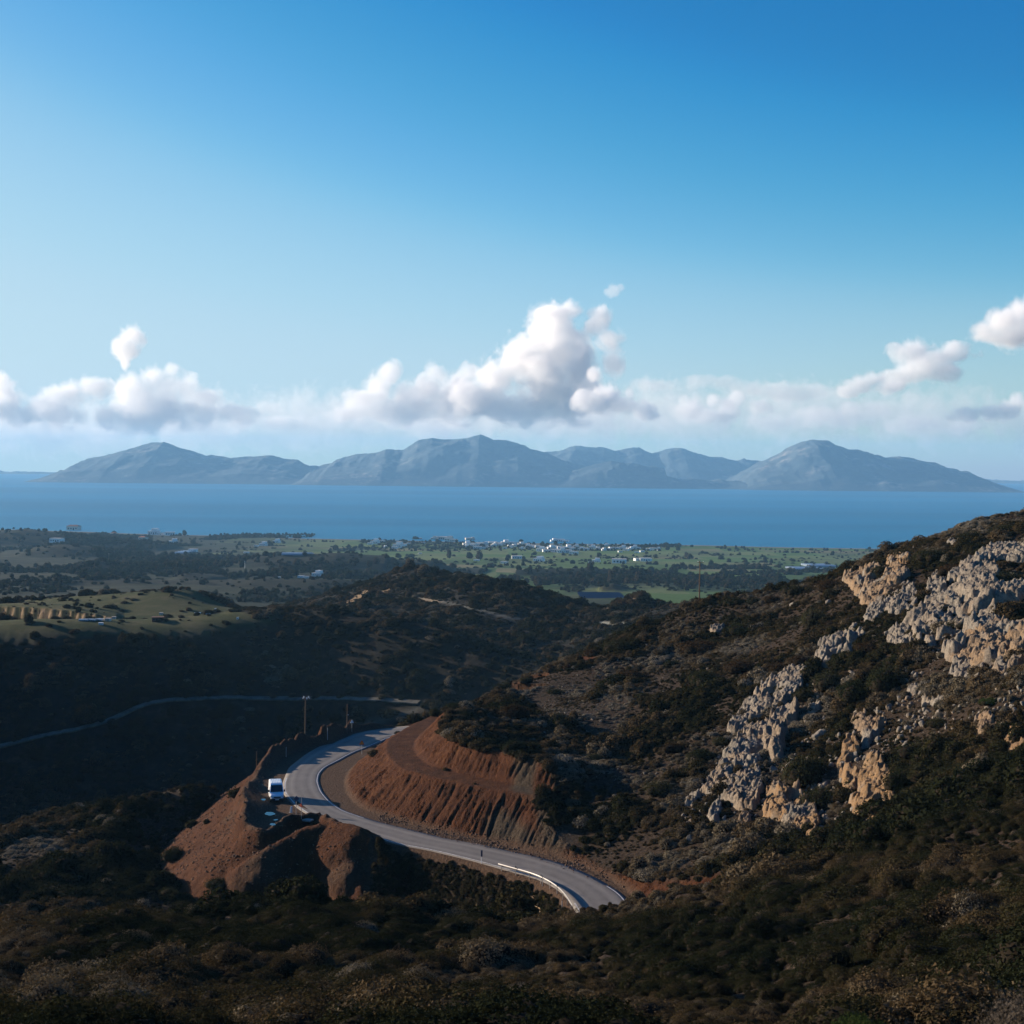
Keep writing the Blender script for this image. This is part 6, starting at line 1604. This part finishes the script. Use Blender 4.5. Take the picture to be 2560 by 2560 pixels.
# greenhouses and solar array
film = NT('greenhouse_film').bsdf((0.20, 0.26, 0.33), 0.4, 0.3)
def field_block(u0, u1, v, vtop, label, name, part, nrow, mat, h, arch):
    g0 = plain_ground(u0, v); g1 = plain_ground(u1, v); g2 = plain_ground((u0 + u1) / 2, vtop)
    ym = min(g0.y, g1.y); g0 = at_y(u0, v, ym); g1 = at_y(u1, v, ym); g0.z = g1.z = float(plain_at(np.array([(g0.x + g1.x) / 2]), np.array([ym]))[0])
    L_ = abs(g1.x - g0.x); D_ = float(np.clip(abs(g2.y - ym), 30, 110))
    t_ = root(name, (g0 + g1) / 2, label, name.replace('_', ' '), None, math.atan2(g1.y - g0.y, g1.x - g0.x))
    pitch = D_ / nrow
    if arch:
        vs = []; fs = []
        for i, x_ in enumerate((-L_ / 2, L_ / 2)):
            for k_ in range(9):
                a = math.pi * k_ / 8; vs.append((x_, -math.cos(a) * pitch * .47, h * .5 + math.sin(a) * h * .5 if 0 < k_ < 8 else 0))
        for k_ in range(8): fs.append((k_, k_ + 1, 9 + k_ + 1, 9 + k_))
        fs2 = fs
        bm = bmesh.new(); bv_ = [bm.verts.new(q) for q in vs]
        for f in fs2: bm.faces.new([bv_[i] for i in f])
        bm.faces.new([bv_[i] for i in range(9)]); bm.faces.new([bv_[i] for i in range(17, 8, -1)])
        me = bpy.data.meshes.new(part); bmesh.ops.recalc_face_normals(bm, faces=bm.faces); bm.to_mesh(me); bm.free()
    else:
        bm = bmesh.new(); bmesh.ops.create_cube(bm, size=1, matrix=Matrix.Translation((0, 0, h * .6)) @ Matrix.Rotation(R(25), 4, 'X') @ Matrix.Diagonal((L_, pitch * .55, .12, 1)))
        me = bpy.data.meshes.new(part); bm.to_mesh(me); bm.free()
    me.materials.append(mat)
    for k_ in range(nrow):
        o = link(part, me, parent=t_); y_ = pitch * (k_ + .5)
        wq = t_.location + Matrix.Rotation(t_.rotation_euler.z, 3, 'Z') @ Vector((0, y_, 0))
        o.location = (0, y_, float(plain_at(np.array([wq.x]), np.array([wq.y]))[0]) - t_.location.z)
field_block(1600 + 1170 / 3.019, 1600 + 1400 / 3.019, 1280 + 436 / 3.019, 1280 + 418 / 3.019, 'long blue white greenhouse block in the right fields', 'greenhouse', 'bay', 6, film, 5, True)
field_block(1600 + 1290 / 3.019, 1600 + 1480 / 3.019, 1280 + 418 / 3.019, 1280 + 403 / 3.019, 'greenhouse block behind and right of the long one', 'greenhouse', 'bay', 6, film, 5, True)
field_block(900 / s4 * 1 + 35, 1060 / s4 - 8, 1280 + 233 / s4, 1280 + 222 / s4, 'pale greenhouse strip on the left of the plain', 'greenhouse', 'bay', 4, film, 4, True)
field_block(1580 / s4, 1720 / s4, 1280 + 242 / s4, 1280 + 226 / s4, 'wide pale greenhouse roofs beside the low hill', 'greenhouse', 'bay', 5, film, 4, True)
solar = NT('solar_cells').bsdf((0.02, 0.028, 0.05), 0.3, 0.4)
field_block(800 + 1466 / s4, 800 + 1712 / s4, 1280 + 484 / s4, 1280 + 458 / s4, 'dark blue solar panel field behind the middle hills', 'solar_array', 'panel_row', 9, solar, 2.2, False)
field_block(800 + 1252 / s4, 800 + 1292 / s4, 1280 + 472 / s4, 1280 + 458 / s4, 'small pale blue greenhouse left of the solar panels', 'greenhouse', 'bay', 4, film, 4, True)

# ------------------------------------------------------------------ trees of the plain
trees = bpy.data.collections.new('tree_kinds')
TM = []
ptree = crown_mat('plain_tree_leaves', [(0.2, (0.012, 0.018, 0.010)), (0.5, (0.024, 0.030, 0.014)), (0.8, (0.045, 0.048, 0.022))])
ptree2 = crown_mat('plain_tree_brown', [(0.2, (0.03, 0.026, 0.015)), (0.5, (0.055, 0.045, 0.026)), (0.8, (0.09, 0.072, 0.045))])
for k_ in range(4):
    me = bush_mesh('crown', 7 + k_, 520, .13, 700 + k_, (.8, 1.1, .7, 1.5)[k_], [ptree if k_ != 1 else ptree2, core_mat], .6, 1.0, .85)
    TM.append(me); o = bpy.data.objects.new('tree_%s' % 'abcd'[k_], me); trees.objects.link(o)
rg = np.random.default_rng(31)
n_ = 90000
s_ = rg.uniform(-.42, .42, n_); y = np.sqrt(rg.uniform(1370 ** 2, 5200 ** 2, n_)); x = s_ * y
ri = np.clip(np.searchsorted(pr, y), 0, len(pr) - 1); ci = np.clip(np.searchsorted(pc, s_), 0, len(pc) - 1)
wd = WOOD[ri, ci]; dk = DARK[ri, ci]; yc = yco[ri, ci]; gr_ = GREEN[ri, ci]
pr_keep = np.clip(1.0 * wd * (1 - .75 * gr_) + .16 * dk + .004 * (1 - gr_) + .0003, 0, 1) * (y < yc - 70)
# hedges along some field edges
cxv = x / 120 + .3 * fbm(y / 190 * .6, x / 120 * .3, 2, 3); cyv = y / 190 + .6 * fbm(x / 120 * .4, y / 190 * .4, 2, 9)
edge = np.abs(cyv - np.round(cyv)) < .035
hed = edge & (_h(np.floor(cxv).astype(np.int64), np.round(cyv).astype(np.int64), 8) > .45)
pr_keep = np.maximum(pr_keep, hed * .5 * (y < yc - 90))
# village greenery
pu, pv_ = project(x, y, plain_at(x, y) - CAMZ)
vil = (pu > 930) & (pu < 1650) & (pv_ > 1346 + (pu - 930) * .012) & (pv_ < 1378)
pr_keep = np.maximum(pr_keep, vil * .16 * (y < yc - 40))
belts = ((pu > 1680) & (pu < 1925) & (np.abs(pv_ - 1421) < 3)) | ((pu > 1800) & (pu < 2000) & (np.abs(pv_ - 1434) < 4)) | ((pu > 1730) & (pu < 2050) & (np.abs(pv_ - 1463) < 8)) | ((pu > 1980) & (pu < 2140) & (np.abs(pv_ - 1429) < 4)) | ((pu > 1340) & (pu < 1960) & (np.abs(pv_ - 1452) < 9)) | ((pu > 1320) & (pu < 1700) & (np.abs(pv_ - 1432) < 5)) | ((pu > 560) & (pu < 790) & (np.abs(pv_ - 1341) < 4)) | ((pu > 1550) & (pu < 1700) & (np.abs(pv_ - 1366) < 3))
pr_keep = np.maximum(pr_keep, belts * .8)
kp = rg.random(n_) < pr_keep
x, y, s_ = x[kp], y[kp], s_[kp]; n_ = len(x); print('plain trees', n_)
z = plain_at(x, y)
sc_ = rg.uniform(2.2, 4.6, n_) * np.where(rg.random(n_) < .1, 1.5, 1)
wq = (y < 2100); sc_ = np.where(wq, sc_ * .7, sc_)
instancer('plain_trees', 'dark trees and hedges spread over the coastal plain', np.stack([x, y, z - .3], 1), rg.uniform(0, 6.28, n_), np.zeros((n_, 2)), np.stack([sc_ * rg.uniform(.9, 1.6, n_), sc_ * rg.uniform(.9, 1.6, n_), sc_ * rg.uniform(.8, 1.3, n_)], 1), rg.choice([0, 0, 1, 2, 3], n_), np.zeros(n_), trees)
trunk_me = None
def plain_tree(u, v, rpx, hpx, label, k_=0, group=None):
    g = plain_ground(u, v)
    r_ = rpx / FPX * g.y; h_ = hpx / FPX * g.y
    o = link('plain_tree', TM[k_ % 4]); o.location = g + Vector((0, 0, h_ * .12)); o.scale = (r_, r_, h_ * (.95, .72, 1.05, .5)[k_ % 4])
    tk = link('trunk', trunk_data(), parent=o); tk.location = (0, 0, -.15)
    tag(o, label, 'tree', group)
for (a, b, r_, h_, lb, k_) in ((725, 262, 17, 46, 'tall lone tree in the green fields left of centre', 1), (838, 262, 26, 36, 'broad dark tree in the middle of the green fields', 0), (895, 268, 26, 42, 'brownish tree right next to the broad dark one', 1), (438, 258, 24, 26, 'left one of two round trees under the left village cluster', 0),
   (516, 256, 24, 24, 'right one of two round trees under the left village cluster', 2), (1632, 400, 22, 62, 'tall thin leaved tree in the dark belt behind the solar panels', 1), (1785, 395, 24, 50, 'second tall tree of the dark belt', 1), (1372, 398, 9, 30, 'pale slender tree left of the dark belt', 3), (1225, 420, 34, 50, 'wide brown tree at the left end of the dark belt', 1),
   (1567, 250, 20, 22, 'dark tree in the field below the dense village centre', 0), (1130, 170, 16, 18, 'rounded tree on the shore at the right of the long row', 2), (535, 155, 26, 18, 'tree clump on the shore left of the pinkish row', 0), (1720, 318, 16, 14, 'small round bush tree in the right of the middle fields', 2), (1115, 395, 18, 34, 'brown tree behind the second middle hill', 1), (925, 385, 18, 26, 'dark tree behind the first middle hill', 0)):
    plain_tree(800 + a / s4, 1280 + b / s4, r_ / s4, h_ / s4, lb, k_)
for (a, b, r_, h_, lb, k_) in ((1035, 132, 17, 30, 'round tree standing out on the left shore skyline', 0), (77, 98, 8, 14, 'tiny tree on the far left hilltop', 2), (1560, 150, 14, 22, 'tree above the pale villa on the shore', 2), (1665, 148, 40, 24, 'dark tree clump at the end of the wooded shore', 0)):
    plain_tree(a / s4, 1280 + b / s4, r_ / s4, h_ / s4, lb, k_)
for (a, b, r_, h_, lb, k_) in ((265, 462, 26, 28, 'round dark tree left of the tall utility pole', 0), (392, 264, 18, 18, 'small tree on the shore in the right fields', 2), (285, 292, 24, 34, 'dark tree at the right end of the village trees', 0), (210, 288, 20, 32, 'second last dark tree of the village trees', 2), (345, 545, 22, 46, 'thin brownish tree in the belt left of the utility pole', 1), (1578, 455, 8, 24, 'slender tree right of the greenhouses', 3)):
    plain_tree(1600 + a / 3.019, 1280 + b / 3.019, r_ / 3.019, h_ / 3.019, lb, k_)
# white radio mast on the low hill
for (u, v, h_, lb) in ((612, 1421, 12, 'thin white mast on the low hill left of the dark ridge'), (272, 1405, 14, 'thin dark mast on the small pointed hill')):
    g = plain_ground(u, v); t_ = root('mast', g, lb, 'mast'); cyl('shaft', .35, .2, h_ * 1.0, (0, 0, 0), M_white if u > 500 else M_wood, t_, 8); box('antenna', .9, .3, 1.6, (0, 0, h_ * .9), M_grey, t_)
# ------------------------------------------------------------------ haze: the air itself, one even closed box
t = NT('haze_air')
pv = t.t.nodes.new('ShaderNodeVolumePrincipled')
pv.inputs['Color'].default_value = (0.32, 0.66, 1.0, 1)
pv.inputs['Density'].default_value = HAZE_DENSITY
pv.inputs['Anisotropy'].default_value = 0.1
t.l(pv.outputs[0], t.out.inputs['Volume'])
bm = bmesh.new()
bmesh.ops.create_cube(bm, size=1.0)
me = bpy.data.meshes.new('haze'); bm.to_mesh(me); bm.free()
hz = link('haze', me, t.m)
hz.scale = (60000, 60000, 700 + 61)
hz.location = (0, 0, (700 - 61) / 2)
tag(hz, 'pale sea haze filling the air over the plain and the strait', kind='stuff')
